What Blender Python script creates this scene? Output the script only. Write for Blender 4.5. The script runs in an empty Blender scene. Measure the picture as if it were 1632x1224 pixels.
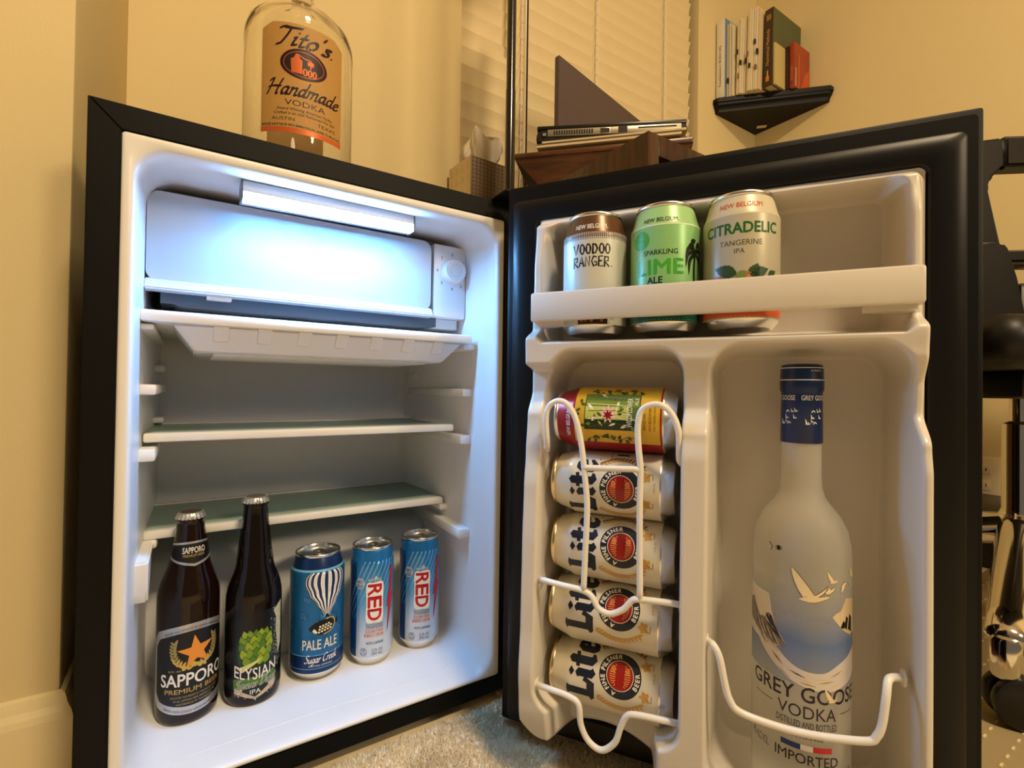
import bpy, bmesh, math, random
from math import sin, cos, pi, radians, sqrt, atan2
from mathutils import Vector, Matrix
from mathutils.geometry import tessellate_polygon
random.seed(7)
D = bpy.data
SC = bpy.context.scene
COL = SC.collection

# ------------------------------------------------------------------ camera, world, lights, exposure
CAM = Vector((0.07935, -0.55580, 0.41169))
cd = D.cameras.new('camera'); cam = D.objects.new('camera', cd); COL.objects.link(cam)
cd.sensor_width = 36; cd.lens = 17.25; cd.clip_start = 0.01; cd.clip_end = 50
R_ = Vector((0.83672723, -0.54744516, 0.01383249)); U_ = Vector((-0.01786213, -0.0020376, 0.99983838)); F_ = Vector((0.5473285, 0.83683908, 0.01148345))
m = Matrix.Identity(4)
for i in range(3):
    m[i][0] = R_[i]; m[i][1] = U_[i]; m[i][2] = -F_[i]; m[i][3] = CAM[i]
cam.matrix_world = m
SC.camera = cam

w = D.worlds.new('world'); SC.world = w; w.use_nodes = True
bg = w.node_tree.nodes['Background']; bg.inputs[0].default_value = (1.0, 0.80, 0.54, 1); bg.inputs[1].default_value = 0.14

def area(name, loc, target, size, power, color, shape='DISK'):
    l = D.lights.new(name, 'AREA'); l.shape = shape; l.size = size; l.energy = power; l.color = color
    o = D.objects.new(name, l); COL.objects.link(o); o.location = loc
    o.rotation_euler = (Vector(target) - Vector(loc)).to_track_quat('-Z', 'Y').to_euler()
    return o
area('ceiling_lamp', (0.35, -1.35, 2.42), (0.35, -1.0, 0), 0.30, 43, (1.0, 0.77, 0.48))
area('table_lamp', (0.75, -1.80, 1.30), (1.3, 0.3, 1.1), 0.35, 13.5, (1.0, 0.77, 0.48))

vs = SC.view_settings
vs.view_transform = 'Standard'; vs.look = 'None'; vs.gamma = 1; vs.use_curve_mapping = False
vs.exposure = 0.0

# ------------------------------------------------------------------ materials
MATS = {}
def mat(name, col, rough=.5, metal=0, noise=0.0, nscale=40, bump=0.0, bscale=200, spec=.5, emit=None, estr=0, trans=0, ior=1.45, alpha=1, coat=0, sheen=0):
    if name in MATS: return MATS[name]
    M = D.materials.new(name); M.use_nodes = True
    nt = M.node_tree; b = nt.nodes['Principled BSDF']
    c = (*col, 1)
    b.inputs['Base Color'].default_value = c; b.inputs['Roughness'].default_value = rough; b.inputs['Metallic'].default_value = metal
    b.inputs['Specular IOR Level'].default_value = spec; b.inputs['IOR'].default_value = ior
    b.inputs['Transmission Weight'].default_value = trans; b.inputs['Alpha'].default_value = alpha; b.inputs['Coat Weight'].default_value = coat
    if emit: b.inputs['Emission Color'].default_value = (*emit, 1); b.inputs['Emission Strength'].default_value = estr
    if noise or bump:
        tc = nt.nodes.new('ShaderNodeTexCoord')
    if noise:
        n = nt.nodes.new('ShaderNodeTexNoise'); n.inputs['Scale'].default_value = nscale; n.inputs['Detail'].default_value = 4
        nt.links.new(tc.outputs['Object'], n.inputs['Vector'])
        mx = nt.nodes.new('ShaderNodeMix'); mx.data_type = 'RGBA'
        mx.inputs[6].default_value = tuple(max(0, v * (1 - noise)) for v in col) + (1,); mx.inputs[7].default_value = tuple(min(1, v * (1 + noise)) for v in col) + (1,)
        nt.links.new(n.outputs['Fac'], mx.inputs[0]); nt.links.new(mx.outputs[2], b.inputs['Base Color'])
    if bump:
        n2 = nt.nodes.new('ShaderNodeTexNoise'); n2.inputs['Scale'].default_value = bscale; n2.inputs['Detail'].default_value = 3
        nt.links.new(tc.outputs['Object'], n2.inputs['Vector'])
        bp = nt.nodes.new('ShaderNodeBump'); bp.inputs['Strength'].default_value = bump; bp.inputs['Distance'].default_value = .001
        nt.links.new(n2.outputs['Fac'], bp.inputs['Height']); nt.links.new(bp.outputs['Normal'], b.inputs['Normal'])
    MATS[name] = M
    return M
def s2l(r, g, b):
    f = lambda v: (v / 255 / 12.92) if v <= 10 else ((v / 255 + .055) / 1.055) ** 2.4
    return (f(r), f(g), f(b))

WALL = mat('warm_wall_paint', (.74, .61, .335), .85, bump=.15, bscale=350, noise=.02, nscale=3)
TRIM = mat('cream_trim_paint', (.74, .62, .36), .45)
CEIL = mat('ceiling_paint', (.80, .74, .62), .9)
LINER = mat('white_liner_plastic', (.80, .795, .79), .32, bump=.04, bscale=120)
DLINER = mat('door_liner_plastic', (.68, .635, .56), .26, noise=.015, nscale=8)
BLACK = mat('black_painted_steel', (.0030, .0027, .0024), .5, bump=.05, bscale=700, spec=.2)
GASKET = mat('black_rubber_gasket', (.004, .004, .004), .38, spec=.28)
DARK = mat('dark_evaporator_metal', (.10, .12, .14), .45, metal=.3)
WIRE = mat('white_coated_wire', (.80, .77, .70), .28)
CHROME = mat('chrome', (.75, .73, .70), .12, metal=1)
ALU = mat('aluminium', (.80, .79, .77), .24, metal=1, noise=.05, nscale=60)
TAB = mat('aluminium_tab', (.62, .61, .58), .3, metal=1)
AMBER = mat('dark_amber_glass', (.010, .0034, .0012), .05, spec=.5)
BLKGLASS = mat('black_brown_glass', (.006, .0032, .002), .06, spec=.45)
GLASS = mat('clear_glass', (1, .985, .94), 0.0, trans=1, ior=1.45)
FDOOR = mat('bluish_freezer_plastic', (.50, .56, .63), .35, bump=.03, bscale=120)
FROST = mat('frosted_glass', (.94, .93, .87), .36, trans=.76, ior=1.16)
SHELFG = mat('green_frosted_shelf_glass', (.42, .56, .49), .22, trans=.25, ior=1.1)
BLIND = mat('cream_blind_slat', (.76, .63, .38), .5, noise=.03, nscale=20)
CORD = mat('pale_cord', (.82, .76, .66), .8)
DWOOD = None

def wood(name, c1, c2, scale=(1, 1, 12), rough=.35, rot=(0, 0, 0)):
    M = D.materials.new(name); M.use_nodes = True; nt = M.node_tree; b = nt.nodes['Principled BSDF']
    tc = nt.nodes.new('ShaderNodeTexCoord'); mp = nt.nodes.new('ShaderNodeMapping'); mp.inputs['Scale'].default_value = scale; mp.inputs['Rotation'].default_value = rot
    n = nt.nodes.new('ShaderNodeTexNoise'); n.inputs['Scale'].default_value = 6; n.inputs['Detail'].default_value = 6; n.inputs['Distortion'].default_value = .6
    r = nt.nodes.new('ShaderNodeValToRGB'); r.color_ramp.elements[0].position = .35; r.color_ramp.elements[1].position = .68
    r.color_ramp.elements[0].color = (*c1, 1); r.color_ramp.elements[1].color = (*c2, 1)
    nt.links.new(tc.outputs['Object'], mp.inputs[0]); nt.links.new(mp.outputs[0], n.inputs['Vector']); nt.links.new(n.outputs['Fac'], r.inputs[0]); nt.links.new(r.outputs[0], b.inputs['Base Color'])
    b.inputs['Roughness'].default_value = rough
    return M
DWOOD = wood('dark_brown_wood', (.020, .007, .004), (.075, .026, .012), (14, 14, 1.2), .3)
LWOOD = wood('reddish_brown_wood', (.07, .025, .010), (.16, .06, .022), (2, 2, 18), .3)

# ------------------------------------------------------------------ object helpers
def thing(name, label, cat, loc=(0, 0, 0), rotz=0, group=None):
    o = D.objects.new(name, None); COL.objects.link(o); o.empty_display_size = .02
    o.location = loc; o.rotation_euler = (0, 0, rotz)
    o['label'] = label; o['category'] = cat
    if group: o['group'] = group
    return o
def tag(o, label, cat, group=None):
    o['label'] = label; o['category'] = cat
    if group: o['group'] = group
    return o
def link(name, bm, mats, parent=None, smooth=False, label=None, kind=None):
    me = D.meshes.new(name); bm.to_mesh(me); bm.free()
    if not isinstance(mats, (list, tuple)): mats = [mats]
    for q in mats: me.materials.append(q)
    if smooth:
        me.shade_smooth()
        if smooth != 'all':
            try: me.set_sharp_from_angle(angle=radians(smooth if smooth is not True else 40))
            except Exception: pass
    o = D.objects.new(name, me); COL.objects.link(o)
    if parent: o.parent = parent
    if label: o['label'] = label
    if kind: o['kind'] = kind
    return o
def bx(bm, x0, x1, y0, y1, z0, z1, bev=0, mi=0, M=None):
    vs_ = [bm.verts.new(p) for p in ((x0, y0, z0), (x1, y0, z0), (x1, y1, z0), (x0, y1, z0), (x0, y0, z1), (x1, y0, z1), (x1, y1, z1), (x0, y1, z1))]
    fs = [bm.faces.new([vs_[i] for i in f]) for f in ((3, 2, 1, 0), (4, 5, 6, 7), (0, 1, 5, 4), (1, 2, 6, 5), (2, 3, 7, 6), (3, 0, 4, 7))]
    if M:
        for v in vs_: v.co = M @ v.co
    for f in fs: f.material_index = mi
    if bev:
        es = list({e for f in fs for e in f.edges})
        r = bmesh.ops.bevel(bm, geom=es, offset=bev, segments=2, affect='EDGES', profile=.5)
        for f in r['faces']: f.material_index = mi
    return fs
def box(name, x0, x1, y0, y1, z0, z1, mt, parent=None, bev=0, label=None, smooth=None, M=None):
    bm = bmesh.new(); bx(bm, x0, x1, y0, y1, z0, z1, bev, 0, M)
    return link(name, bm, mt, parent, smooth=(30 if bev else False) if smooth is None else smooth, label=label)
def prism(bm, pts, lo, hi, axis='z', mi=0):
    """extruded polygon; pts 2D; axis = extrusion axis"""
    def P(a, b, h): return {'z': (a, b, h), 'y': (a, h, b), 'x': (h, a, b)}[axis]
    A = [bm.verts.new(P(a, b, lo)) for a, b in pts]; B = [bm.verts.new(P(a, b, hi)) for a, b in pts]
    n = len(pts); fs = [bm.faces.new(A[::-1]), bm.faces.new(B)]
    for i in range(n): fs.append(bm.faces.new((A[i], A[(i + 1) % n], B[(i + 1) % n], B[i])))
    for f in fs: f.material_index = mi
    bmesh.ops.recalc_face_normals(bm, faces=fs)
    return fs
def lathe(bm, prof, seg=48, mifn=None, axis=None):
    rings = []
    for r, z in prof:
        if r < 1e-6: rings.append([bm.verts.new((0, 0, z))])
        else: rings.append([bm.verts.new((r * cos(2 * pi * k / seg), r * sin(2 * pi * k / seg), z)) for k in range(seg)])
    for i in range(len(prof) - 1):
        a, b = rings[i], rings[i + 1]; mi = mifn(i, (prof[i][1] + prof[i + 1][1]) / 2) if mifn else 0
        for k in range(seg):
            k2 = (k + 1) % seg
            if len(a) == 1 and len(b) == 1: continue
            if len(a) == 1: f = bm.faces.new((a[0], b[k2], b[k]))
            elif len(b) == 1: f = bm.faces.new((a[k], a[k2], b[0]))
            else: f = bm.faces.new((a[k], a[k2], b[k2], b[k]))
            f.material_index = mi
def catmull(P, n=6, closed=False):
    P = [Vector(p) for p in P]; out = []
    N = len(P)
    for i in range(N if closed else N - 1):
        if closed: p0, p1, p2, p3 = P[i - 1], P[i], P[(i + 1) % N], P[(i + 2) % N]
        else: p0 = P[i - 1] if i else P[0] * 2 - P[1]; p1 = P[i]; p2 = P[i + 1]; p3 = P[i + 2] if i + 2 < N else P[-1] * 2 - P[-2]
        for k in range(n):
            t = k / n
            out.append(.5 * ((2 * p1) + (p2 - p0) * t + (2 * p0 - 5 * p1 + 4 * p2 - p3) * t * t + (3 * p1 - 3 * p2 + p3 - p0) * t ** 3))
    if not closed: out.append(P[-1])
    return out
def tube(bm, P, r, seg=10, cap=True, mi=0):
    P = [Vector(p) for p in P]; N = len(P); rs = r if isinstance(r, (list, tuple)) else [r] * N
    t0 = (P[1] - P[0]).normalized(); up = Vector((0, 0, 1)) if abs(t0.z) < .9 else Vector((1, 0, 0))
    nrm = (up - t0 * up.dot(t0)).normalized(); rings = []
    for i in range(N):
        t = (P[min(i + 1, N - 1)] - P[max(i - 1, 0)]).normalized()
        nrm = (nrm - t * nrm.dot(t)).normalized(); bn = t.cross(nrm)
        rings.append([bm.verts.new(P[i] + (nrm * cos(2 * pi * k / seg) + bn * sin(2 * pi * k / seg)) * rs[i]) for k in range(seg)])
    for i in range(N - 1):
        for k in range(seg):
            f = bm.faces.new((rings[i][k], rings[i][(k + 1) % seg], rings[i + 1][(k + 1) % seg], rings[i + 1][k])); f.material_index = mi
    if cap:
        bm.faces.new(rings[0][::-1]).material_index = mi; bm.faces.new(rings[-1]).material_index = mi
def rrect(x0, x1, z0, z1, r, n=5):
    out = []
    for cx, cz, a0 in ((x1 - r, z0 + r, -90), (x1 - r, z1 - r, 0), (x0 + r, z1 - r, 90), (x0 + r, z0 + r, 180)):
        for k in range(n + 1):
            a = radians(a0 + 90 * k / n); out.append((cx + r * cos(a), cz + r * sin(a)))
    return out
def loft(bm, secs, cap_end=False, cap_start=False, mi=0, n=6):
    """secs: list of (x0,x1,z0,z1,r,y)"""
    rings = []
    for x0, x1, z0, z1, r, y in secs:
        rings.append([bm.verts.new((a, y, b)) for a, b in rrect(x0, x1, z0, z1, max(r, .0005), n)])
    L = len(rings[0]); fs = []
    for i in range(len(rings) - 1):
        for k in range(L): fs.append(bm.faces.new((rings[i][k], rings[i][(k + 1) % L], rings[i + 1][(k + 1) % L], rings[i + 1][k])))
    if cap_end: fs.append(bm.faces.new(rings[-1]))
    if cap_start: fs.append(bm.faces.new(rings[0][::-1]))
    for f in fs: f.material_index = mi
    return fs

# ------------------------------------------------------------------ printing: flat shapes wrapped on surfaces of revolution
TXT = {}
def textmesh(s, bold=0.0):
    key = (s, bold)
    if key in TXT: return TXT[key]
    c = D.curves.new('t', 'FONT'); c.body = s; c.resolution_u = 3; c.offset = bold; c.fill_mode = 'FRONT'
    o = D.objects.new('t', c); COL.objects.link(o)
    bpy.context.view_layer.update()
    dg = bpy.context.evaluated_depsgraph_get()
    me = o.evaluated_get(dg).to_mesh()
    vs2 = [(v.co.x, v.co.y) for v in me.vertices]; fs = [tuple(p.vertices) for p in me.polygons]
    o.evaluated_get(dg).to_mesh_clear(); D.objects.remove(o); D.curves.remove(c)
    if not vs2: vs2 = [(0, 0)]
    xs = [v[0] for v in vs2]; ys = [v[1] for v in vs2]
    TXT[key] = (vs2, fs, min(xs), max(xs), min(ys), max(ys))
    return TXT[key]
class Print:
    def __init__(s): s.sh = []
    def add(s, vs2, fs, mt, layer): s.sh.append((vs2, fs, mt, layer))
    def poly(s, pts, mt, layer=1):
        pts = [(p[0], p[1]) for p in pts]
        tri = tessellate_polygon([[Vector((x, y, 0)) for x, y in pts]])
        s.add(pts, [tuple(t) for t in tri], mt, layer)
    def rect(s, x0, x1, y0, y1, mt, layer=1): s.poly([(x0, y0), (x1, y0), (x1, y1), (x0, y1)], mt, layer)
    def ell(s, cx, cy, rx, ry, mt, layer=1, n=36): s.poly([(cx + rx * cos(2 * pi * k / n), cy + ry * sin(2 * pi * k / n)) for k in range(n)], mt, layer)
    def ring(s, cx, cy, rx, ry, wd, mt, layer=1, n=40):
        v = []; f = []
        for k in range(n):
            a = 2 * pi * k / n; v += [(cx + rx * cos(a), cy + ry * sin(a)), (cx + (rx - wd) * cos(a), cy + (ry - wd) * sin(a))]
        for k in range(n):
            j = (k + 1) % n; f.append((2 * k, 2 * j, 2 * j + 1, 2 * k + 1))
        s.add(v, f, mt, layer)
    def stroke(s, P, wd, mt, layer=1, closed=False):
        P = [Vector(p[:2]) for p in P]; N = len(P); v = []; f = []
        ws = wd if isinstance(wd, (list, tuple)) else [wd] * N
        for i in range(N):
            a = P[(i - 1) % N] if closed else P[max(i - 1, 0)]; b = P[(i + 1) % N] if closed else P[min(i + 1, N - 1)]
            t = (b - a); t = t.normalized() if t.length else Vector((1, 0)); n_ = Vector((-t.y, t.x)) * ws[i] / 2
            v += [tuple(P[i] + n_), tuple(P[i] - n_)]
        for i in range(N if closed else N - 1):
            j = (i + 1) % N; f.append((2 * i, 2 * i + 1, 2 * j + 1, 2 * j))
        s.add(v, f, mt, layer)
    def star(s, cx, cy, r, mt, layer=1, rot=90, inner=.40, n=5):
        s.poly([(cx + (r if k % 2 == 0 else r * inner) * cos(radians(rot) + pi * k / n), cy + (r if k % 2 == 0 else r * inner) * sin(radians(rot) + pi * k / n)) for k in range(2 * n)], mt, layer)
    def text(s, t, x, y, h, mt, layer=2, w_=None, bold=0.0, shear=0.0, rot=0, al='c', arc=None, slope=0.0):
        """h = height of the text's bounding box; x,y = lower centre (or left); w_ = total width"""
        vs2, fs, x0, x1, y0, y1 = textmesh(t)
        ref = textmesh('H'); sc = h / (ref[5] - ref[4]); sx = sc if w_ is None else w_ / max(x1 - x0, 1e-6)
        ox = {'c': (x0 + x1) / 2, 'l': x0, 'r': x1}[al]; bo = bold * sc * .9
        for dx, dy in (((0, 0),) if bold <= 0 else ((-bo, 0), (bo, 0), (0, -bo), (0, bo))):
            out = []
            for a, b in vs2:
                px = (a - ox) * sx + shear * b * sc + dx; py = b * sc + dy
                if arc: py += arc * px * px
                py += slope * px
                if rot: px, py = px * cos(rot) - py * sin(rot), px * sin(rot) + py * cos(rot)
                out.append((x + px, y + py))
            s.add(out, fs, mt, layer)
    def arctext(s, t, cx, cy, rx, ry, a_mid, h, mt, layer=3, bold=.03, span=None, inward=False):
        """text along an ellipse: tops outward running clockwise, or tops inward running anticlockwise"""
        ref = textmesh('H'); sc = h / (ref[5] - ref[4]); R = (rx + ry) / 2; bo = bold * sc * .9
        adv = [(.36 if ch == ' ' else (textmesh(ch)[3] - textmesh(ch)[2]) + .10) * sc for ch in t]
        tot = sum(adv); k_ = 1 if span is None else span * R / tot; pos = -tot / 2
        for ch, ad in zip(t, adv):
            mid = (pos + ad / 2) * k_; pos += ad
            if ch == ' ': continue
            a = a_mid + (mid / R if inward else -mid / R)
            vs2, fs, x0, x1, y0, y1 = textmesh(ch); th = a + pi / 2 if inward else a - pi / 2
            px, py = cx + rx * cos(a), cy + ry * sin(a)
            for dx, dy in ((-bo, 0), (bo, 0), (0, -bo), (0, bo)):
                s.add([(px + ((p - (x0 + x1) / 2) * sc + dx) * cos(th) - (q * sc + dy) * sin(th), py + ((p - (x0 + x1) / 2) * sc + dx) * sin(th) + (q * sc + dy) * cos(th)) for p, q in vs2], fs, mt, layer)
    def script(s, t, x, y, h, mt, layer=2, w_=None, pen=.13, shear=.25, slope=0, arc=0, nib=40):
        px = 0; items = []
        for ch in t:
            if ch == ' ': px += .3; continue
            adv, strokes = GLY.get(ch, (.4, []))
            for st in strokes: items.append([(px + a, b) for a, b in st])
            px += adv
        sc = h; sx = sc if w_ is None else w_ / px
        na = radians(nib)
        for st in items:
            P = catmull([(a, b, 0) for a, b in st], 5) if len(st) > 2 else [Vector((a, b, 0)) for a, b in st]
            Q = []
            for p in P:
                a = (p.x + shear * p.y - px / 2) * sx; b = p.y * sc + slope * a + arc * a * a
                Q.append(Vector((x + a, y + b)))
            nv = Vector((cos(na), sin(na))) * pen * h / 2; v = []; f = []
            for i, p in enumerate(Q): v += [tuple(p - nv), tuple(p + nv)]
            for i in range(len(Q) - 1): f.append((2 * i, 2 * i + 1, 2 * i + 3, 2 * i + 2))
            s.add(v, f, mt, layer)
            s.stroke([tuple(q) for q in Q], pen * h * .42, mt, layer)
    def build(s, name, parent, prof, eps=.00005, th0=-pi / 2, du=.0022, dv=.0018, flat=False, label=None):
        mats = []
        bm = bmesh.new()
        for vs2, fs, mt, layer in s.sh:
            if mt not in mats: mats.append(mt)
            mi = mats.index(mt); b2 = bmesh.new()
            V = [b2.verts.new((x, 0, z)) for x, z in vs2]
            for f in fs:
                try: b2.faces.new([V[i] for i in f])
                except ValueError: pass
            if not flat and V:
                xs = [v.co.x for v in V]; zs = [v.co.z for v in V]
                for k in range(math.ceil(min(xs) / du), math.floor(max(xs) / du) + 1):
                    bmesh.ops.bisect_plane(b2, geom=b2.verts[:] + b2.edges[:] + b2.faces[:], plane_co=(k * du, 0, 0), plane_no=(1, 0, 0))
                for k in range(math.ceil(min(zs) / dv), math.floor(max(zs) / dv) + 1):
                    bmesh.ops.bisect_plane(b2, geom=b2.verts[:] + b2.edges[:] + b2.faces[:], plane_co=(0, 0, k * dv), plane_no=(0, 0, 1))
            R0 = prof_r0(prof) if not flat else 1
            idx = {}
            for v in b2.verts:
                if flat: co = (v.co.x, -eps * layer, v.co.z)
                else:
                    r = prof_at(prof, v.co.z) + eps * layer; a = th0 + v.co.x / R0
                    co = (r * cos(a), r * sin(a), v.co.z)
                idx[v] = bm.verts.new(co)
            for f in b2.faces:
                try:
                    g = bm.faces.new([idx[v] for v in f.verts]); g.material_index = mi
                except ValueError: pass
            b2.free()
        # make normals point outwards
        for f in bm.faces:
            f.normal_update(); c = f.calc_center_median()
            o = Vector((0, -1, 0)) if flat else Vector((c.x, c.y, 0))
            if f.normal.dot(o) < 0: f.normal_flip()
        return link(name, bm, mats, parent, label=label)
def prof_r0(prof): return max(r for r, z in prof)
def prof_at(prof, z):
    best = 0
    for (r0, z0), (r1, z1) in zip(prof[:-1], prof[1:]):
        if z1 > z0 and z0 <= z <= z1: best = max(best, r0 + (r1 - r0) * (z - z0) / (z1 - z0))
    return best if best else prof_r0(prof)

GLY = {  # broad-nib skeletons: advance, strokes (x-height .5, cap 1)
 'T': (.62, [[(.0, .86), (.12, .98), (.35, .95), (.78, 1.0)], [(.40, .95), (.36, .5), (.26, .06), (.12, .0)]]),
 'H': (.82, [[(.0, .8), (.14, .98), (.20, .9), (.14, .4), (.06, .0)], [(.70, 1.0), (.62, .6), (.56, .1), (.66, .0)], [(.02, .46), (.3, .52), (.72, .5)]]),
 'S': (.55, [[(.48, .86), (.36, .99), (.16, .9), (.18, .66), (.38, .46), (.38, .16), (.18, .0), (.0, .12)]]),
 'C': (.56, [[(.50, .82), (.36, .98), (.12, .8), (.02, .4), (.14, .04), (.34, .02), (.5, .2)]]),
 'D': (.68, [[(.16, .95), (.12, .4), (.06, .02)], [(.0, .86), (.25, .98), (.52, .8), (.54, .36), (.3, .04), (.04, .02)]]),
 'a': (.46, [[(.34, .46), (.18, .5), (.03, .28), (.10, .02), (.24, .10), (.35, .42)], [(.36, .48), (.31, .12), (.36, .01), (.44, .08)]]),
 'c': (.38, [[(.32, .42), (.2, .5), (.04, .28), (.12, .02), (.34, .1)]]),
 'd': (.46, [[(.33, .46), (.18, .5), (.03, .28), (.10, .02), (.24, .10), (.35, .42)], [(.42, 1.0), (.36, .5), (.31, .12), (.36, .01), (.46, .08)]]),
 'e': (.40, [[(.04, .24), (.2, .28), (.33, .40), (.22, .5), (.05, .3), (.10, .03), (.24, .02), (.38, .14)]]),
 'g': (.44, [[(.34, .46), (.18, .5), (.03, .28), (.10, .04), (.24, .10), (.35, .42)], [(.36, .48), (.30, .0), (.2, -.28), (.02, -.2)]]),
 'i': (.24, [[(.02, .4), (.1, .48), (.06, .12), (.12, .01), (.22, .1)], [(.11, .70), (.13, .76)]]),
 'k': (.46, [[(.12, 1.0), (.08, .5), (.03, .0)], [(.32, .48), (.1, .24), (.22, .2), (.32, .02), (.42, .06)]]),
 'm': (.68, [[(.02, .42), (.09, .5), (.04, .0)], [(.07, .32), (.2, .49), (.30, .42), (.25, .0)], [(.29, .32), (.42, .49), (.53, .42), (.50, .08), (.56, .0), (.64, .08)]]),
 'n': (.48, [[(.02, .42), (.09, .5), (.04, .0)], [(.07, .32), (.22, .49), (.34, .42), (.30, .08), (.36, .0), (.46, .08)]]),
 'o': (.43, [[(.20, .5), (.04, .3), (.08, .03), (.24, .02), (.36, .24), (.30, .46), (.18, .5)]]),
 'p': (.46, [[(.04, .44), (.12, .5), (.06, .0), (.0, -.3)], [(.1, .34), (.22, .5), (.36, .36), (.28, .06), (.1, .04)]]),
 'r': (.34, [[(.02, .42), (.1, .5), (.05, .0)], [(.08, .3), (.2, .48), (.32, .46)]]),
 's': (.34, [[(.30, .44), (.18, .5), (.08, .40), (.26, .16), (.16, .01), (.0, .07)]]),
 't': (.30, [[(.16, .78), (.10, .3), (.10, .04), (.18, .0), (.28, .08)], [(.0, .47), (.28, .5)]]),
 'u': (.47, [[(.04, .48), (.03, .12), (.12, .0), (.24, .1), (.34, .4)], [(.36, .49), (.31, .1), (.36, .0), (.46, .08)]]),
 "'": (.18, [[(.12, 1.0), (.05, .74)]]),
 '.': (.18, [[(.05, .03), (.09, .06)]]),
}
# ink colours
def ink(name, rgb, rough=.35, metal=0): return mat('ink_' + name, s2l(*rgb), rough, metal)
I_WHITE = ink('white', (238, 236, 230)); I_BLACK = ink('black', (16, 15, 16)); I_SILVER = ink('silver', (190, 192, 198), .25, .6); I_GOLD = ink('gold', (205, 170, 90), .3, .3)
I_NAVY = ink('navy', (24, 34, 58)); I_RED = ink('red', (190, 36, 28)); I_ORANGE = ink('orange', (232, 140, 40)); I_CREAM = ink('cream', (238, 228, 200))

# ------------------------------------------------------------------ the room
FW, FH = 0.4512, 0.6621           # fridge width and height
WY, WX = 0.55, 1.944              # window wall and right wall
def struct(o): o['kind'] = 'structure'; return o
def carpet_mat():
    M = mat('beige_carpet', s2l(178, 168, 140), .95, bump=1.0, bscale=900)
    nt = M.node_tree; b = nt.nodes['Principled BSDF']; tc = nt.nodes.new('ShaderNodeTexCoord')
    n = nt.nodes.new('ShaderNodeTexNoise'); n.inputs['Scale'].default_value = 12; n.inputs['Detail'].default_value = 8
    r = nt.nodes.new('ShaderNodeValToRGB'); r.color_ramp.elements[0].color = (.66, .54, .34, 1); r.color_ramp.elements[1].color = (.95, .80, .54, 1)
    r.color_ramp.elements[0].position = .3; r.color_ramp.elements[1].position = .7
    nt.links.new(tc.outputs['Object'], n.inputs[0]); nt.links.new(n.outputs['Fac'], r.inputs[0]); nt.links.new(r.outputs[0], b.inputs['Base Color'])
    return M
CARPET = carpet_mat()
floor = struct(box('floor', -2.2, WX + .1, -3.2, WY + .3, -.05, 0, CARPET))
# tufts of the carpet pile in front of the fridge
bm = bmesh.new(); rng = random.Random(3)
for _ in range(90000):
    x = rng.uniform(.12, .80); y = rng.uniform(-.50, .02)
    if y > -.003 and x < .43: y = -.003 - rng.random() * .3
    h = rng.uniform(.003, .006); r = rng.uniform(.0007, .0014); a = rng.uniform(0, 6.28)
    lean = Vector((rng.gauss(0, .0017), rng.gauss(0, .0017), h))
    b = [bm.verts.new((x + r * cos(a + k * 2.094), y + r * sin(a + k * 2.094), 0)) for k in range(3)]; t = bm.verts.new(Vector((x, y, 0)) + lean)
    for k in range(3): bm.faces.new((b[k], b[(k + 1) % 3], t))
link('carpet_pile', bm, CARPET, floor, kind='stuff')
struct(box('ceiling', -2.2, WX + .1, -3.2, WY + .3, 2.5, 2.55, CEIL))
struct(box('wall_right', WX, WX + .1, -3.2, WY + .3, 0, 2.5, WALL))
# window wall with its opening
OX0, OX1, OZ0, OZ1 = .635, 1.583, .83, 2.15
bm = bmesh.new()
bx(bm, -.03, OX0, WY, WY + .12, 0, 2.5); bx(bm, OX1, WX, WY, WY + .12, 0, 2.5); bx(bm, OX0, OX1, WY, WY + .12, 0, OZ0); bx(bm, OX0, OX1, WY, WY + .12, OZ1, 2.5)
wb = struct(link('wall_back', bm, WALL))
struct(box('wall_left', -1.4, -.026, .112, WY + .12, 0, 2.5, WALL, bev=.004))
struct(box('wall_side', -2.2, -1.4, .112, WY + .12, 0, 2.5, WALL))
# baseboard wrapping the column
BP = [(0, 0), (.012, 0), (.012, .078), (.0105, .084), (.007, .090), (.006, .094), (.004, .100), (0, .102)]
bm = bmesh.new()
n = len(BP); S = []
for (px, py) in ((-1.4, .112), (-.026, .112), (-.026, .54)):
    S.append((px, py))
rings = []
for i, (px, py) in enumerate(S):
    ring = []
    for a, z in BP:
        if i == 0: p = (px, py - a, z)
        elif i == 1: p = (px + a, py - a, z)
        else: p = (px + a, py, z)
        ring.append(bm.verts.new(p))
    rings.append(ring)
for i in range(2):
    for k in range(n): bm.faces.new((rings[i][k], rings[i][(k + 1) % n], rings[i + 1][(k + 1) % n], rings[i + 1][k]))
bm.faces.new(rings[0]); bm.faces.new(rings[-1][::-1]); bmesh.ops.recalc_face_normals(bm, faces=bm.faces[:])
struct(link('baseboard_left', bm, TRIM))
bm = bmesh.new(); bx(bm, WX - .013, WX, -3.2, WY, 0, .1, .003); struct(link('baseboard_right', bm, TRIM))
bm = bmesh.new(); bx(bm, .56, 1.66, .425, WY + .02, .80, .83, .004); struct(link('trim_1', bm, TRIM, smooth=30))
# window behind the blind
win = D.objects.new('window_1', None); COL.objects.link(win); win['kind'] = 'structure'
NIGHT = mat('dark_window_glass', (.01, .012, .02), .05)
bm = bmesh.new()
for q in ((OX0, OX1, OZ0, OZ0 + .05), (OX0, OX1, OZ1 - .05, OZ1), (OX0, OX0 + .05, OZ0, OZ1), (OX1 - .05, OX1, OZ0, OZ1)): bx(bm, q[0], q[1], WY + .085, WY + .11, q[2], q[3])
link('window_frame', bm, TRIM, win); box('pane', OX0 + .05, OX1 - .05, WY + .095, WY + .10, OZ0 + .05, OZ1 - .05, NIGHT, win)
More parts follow.
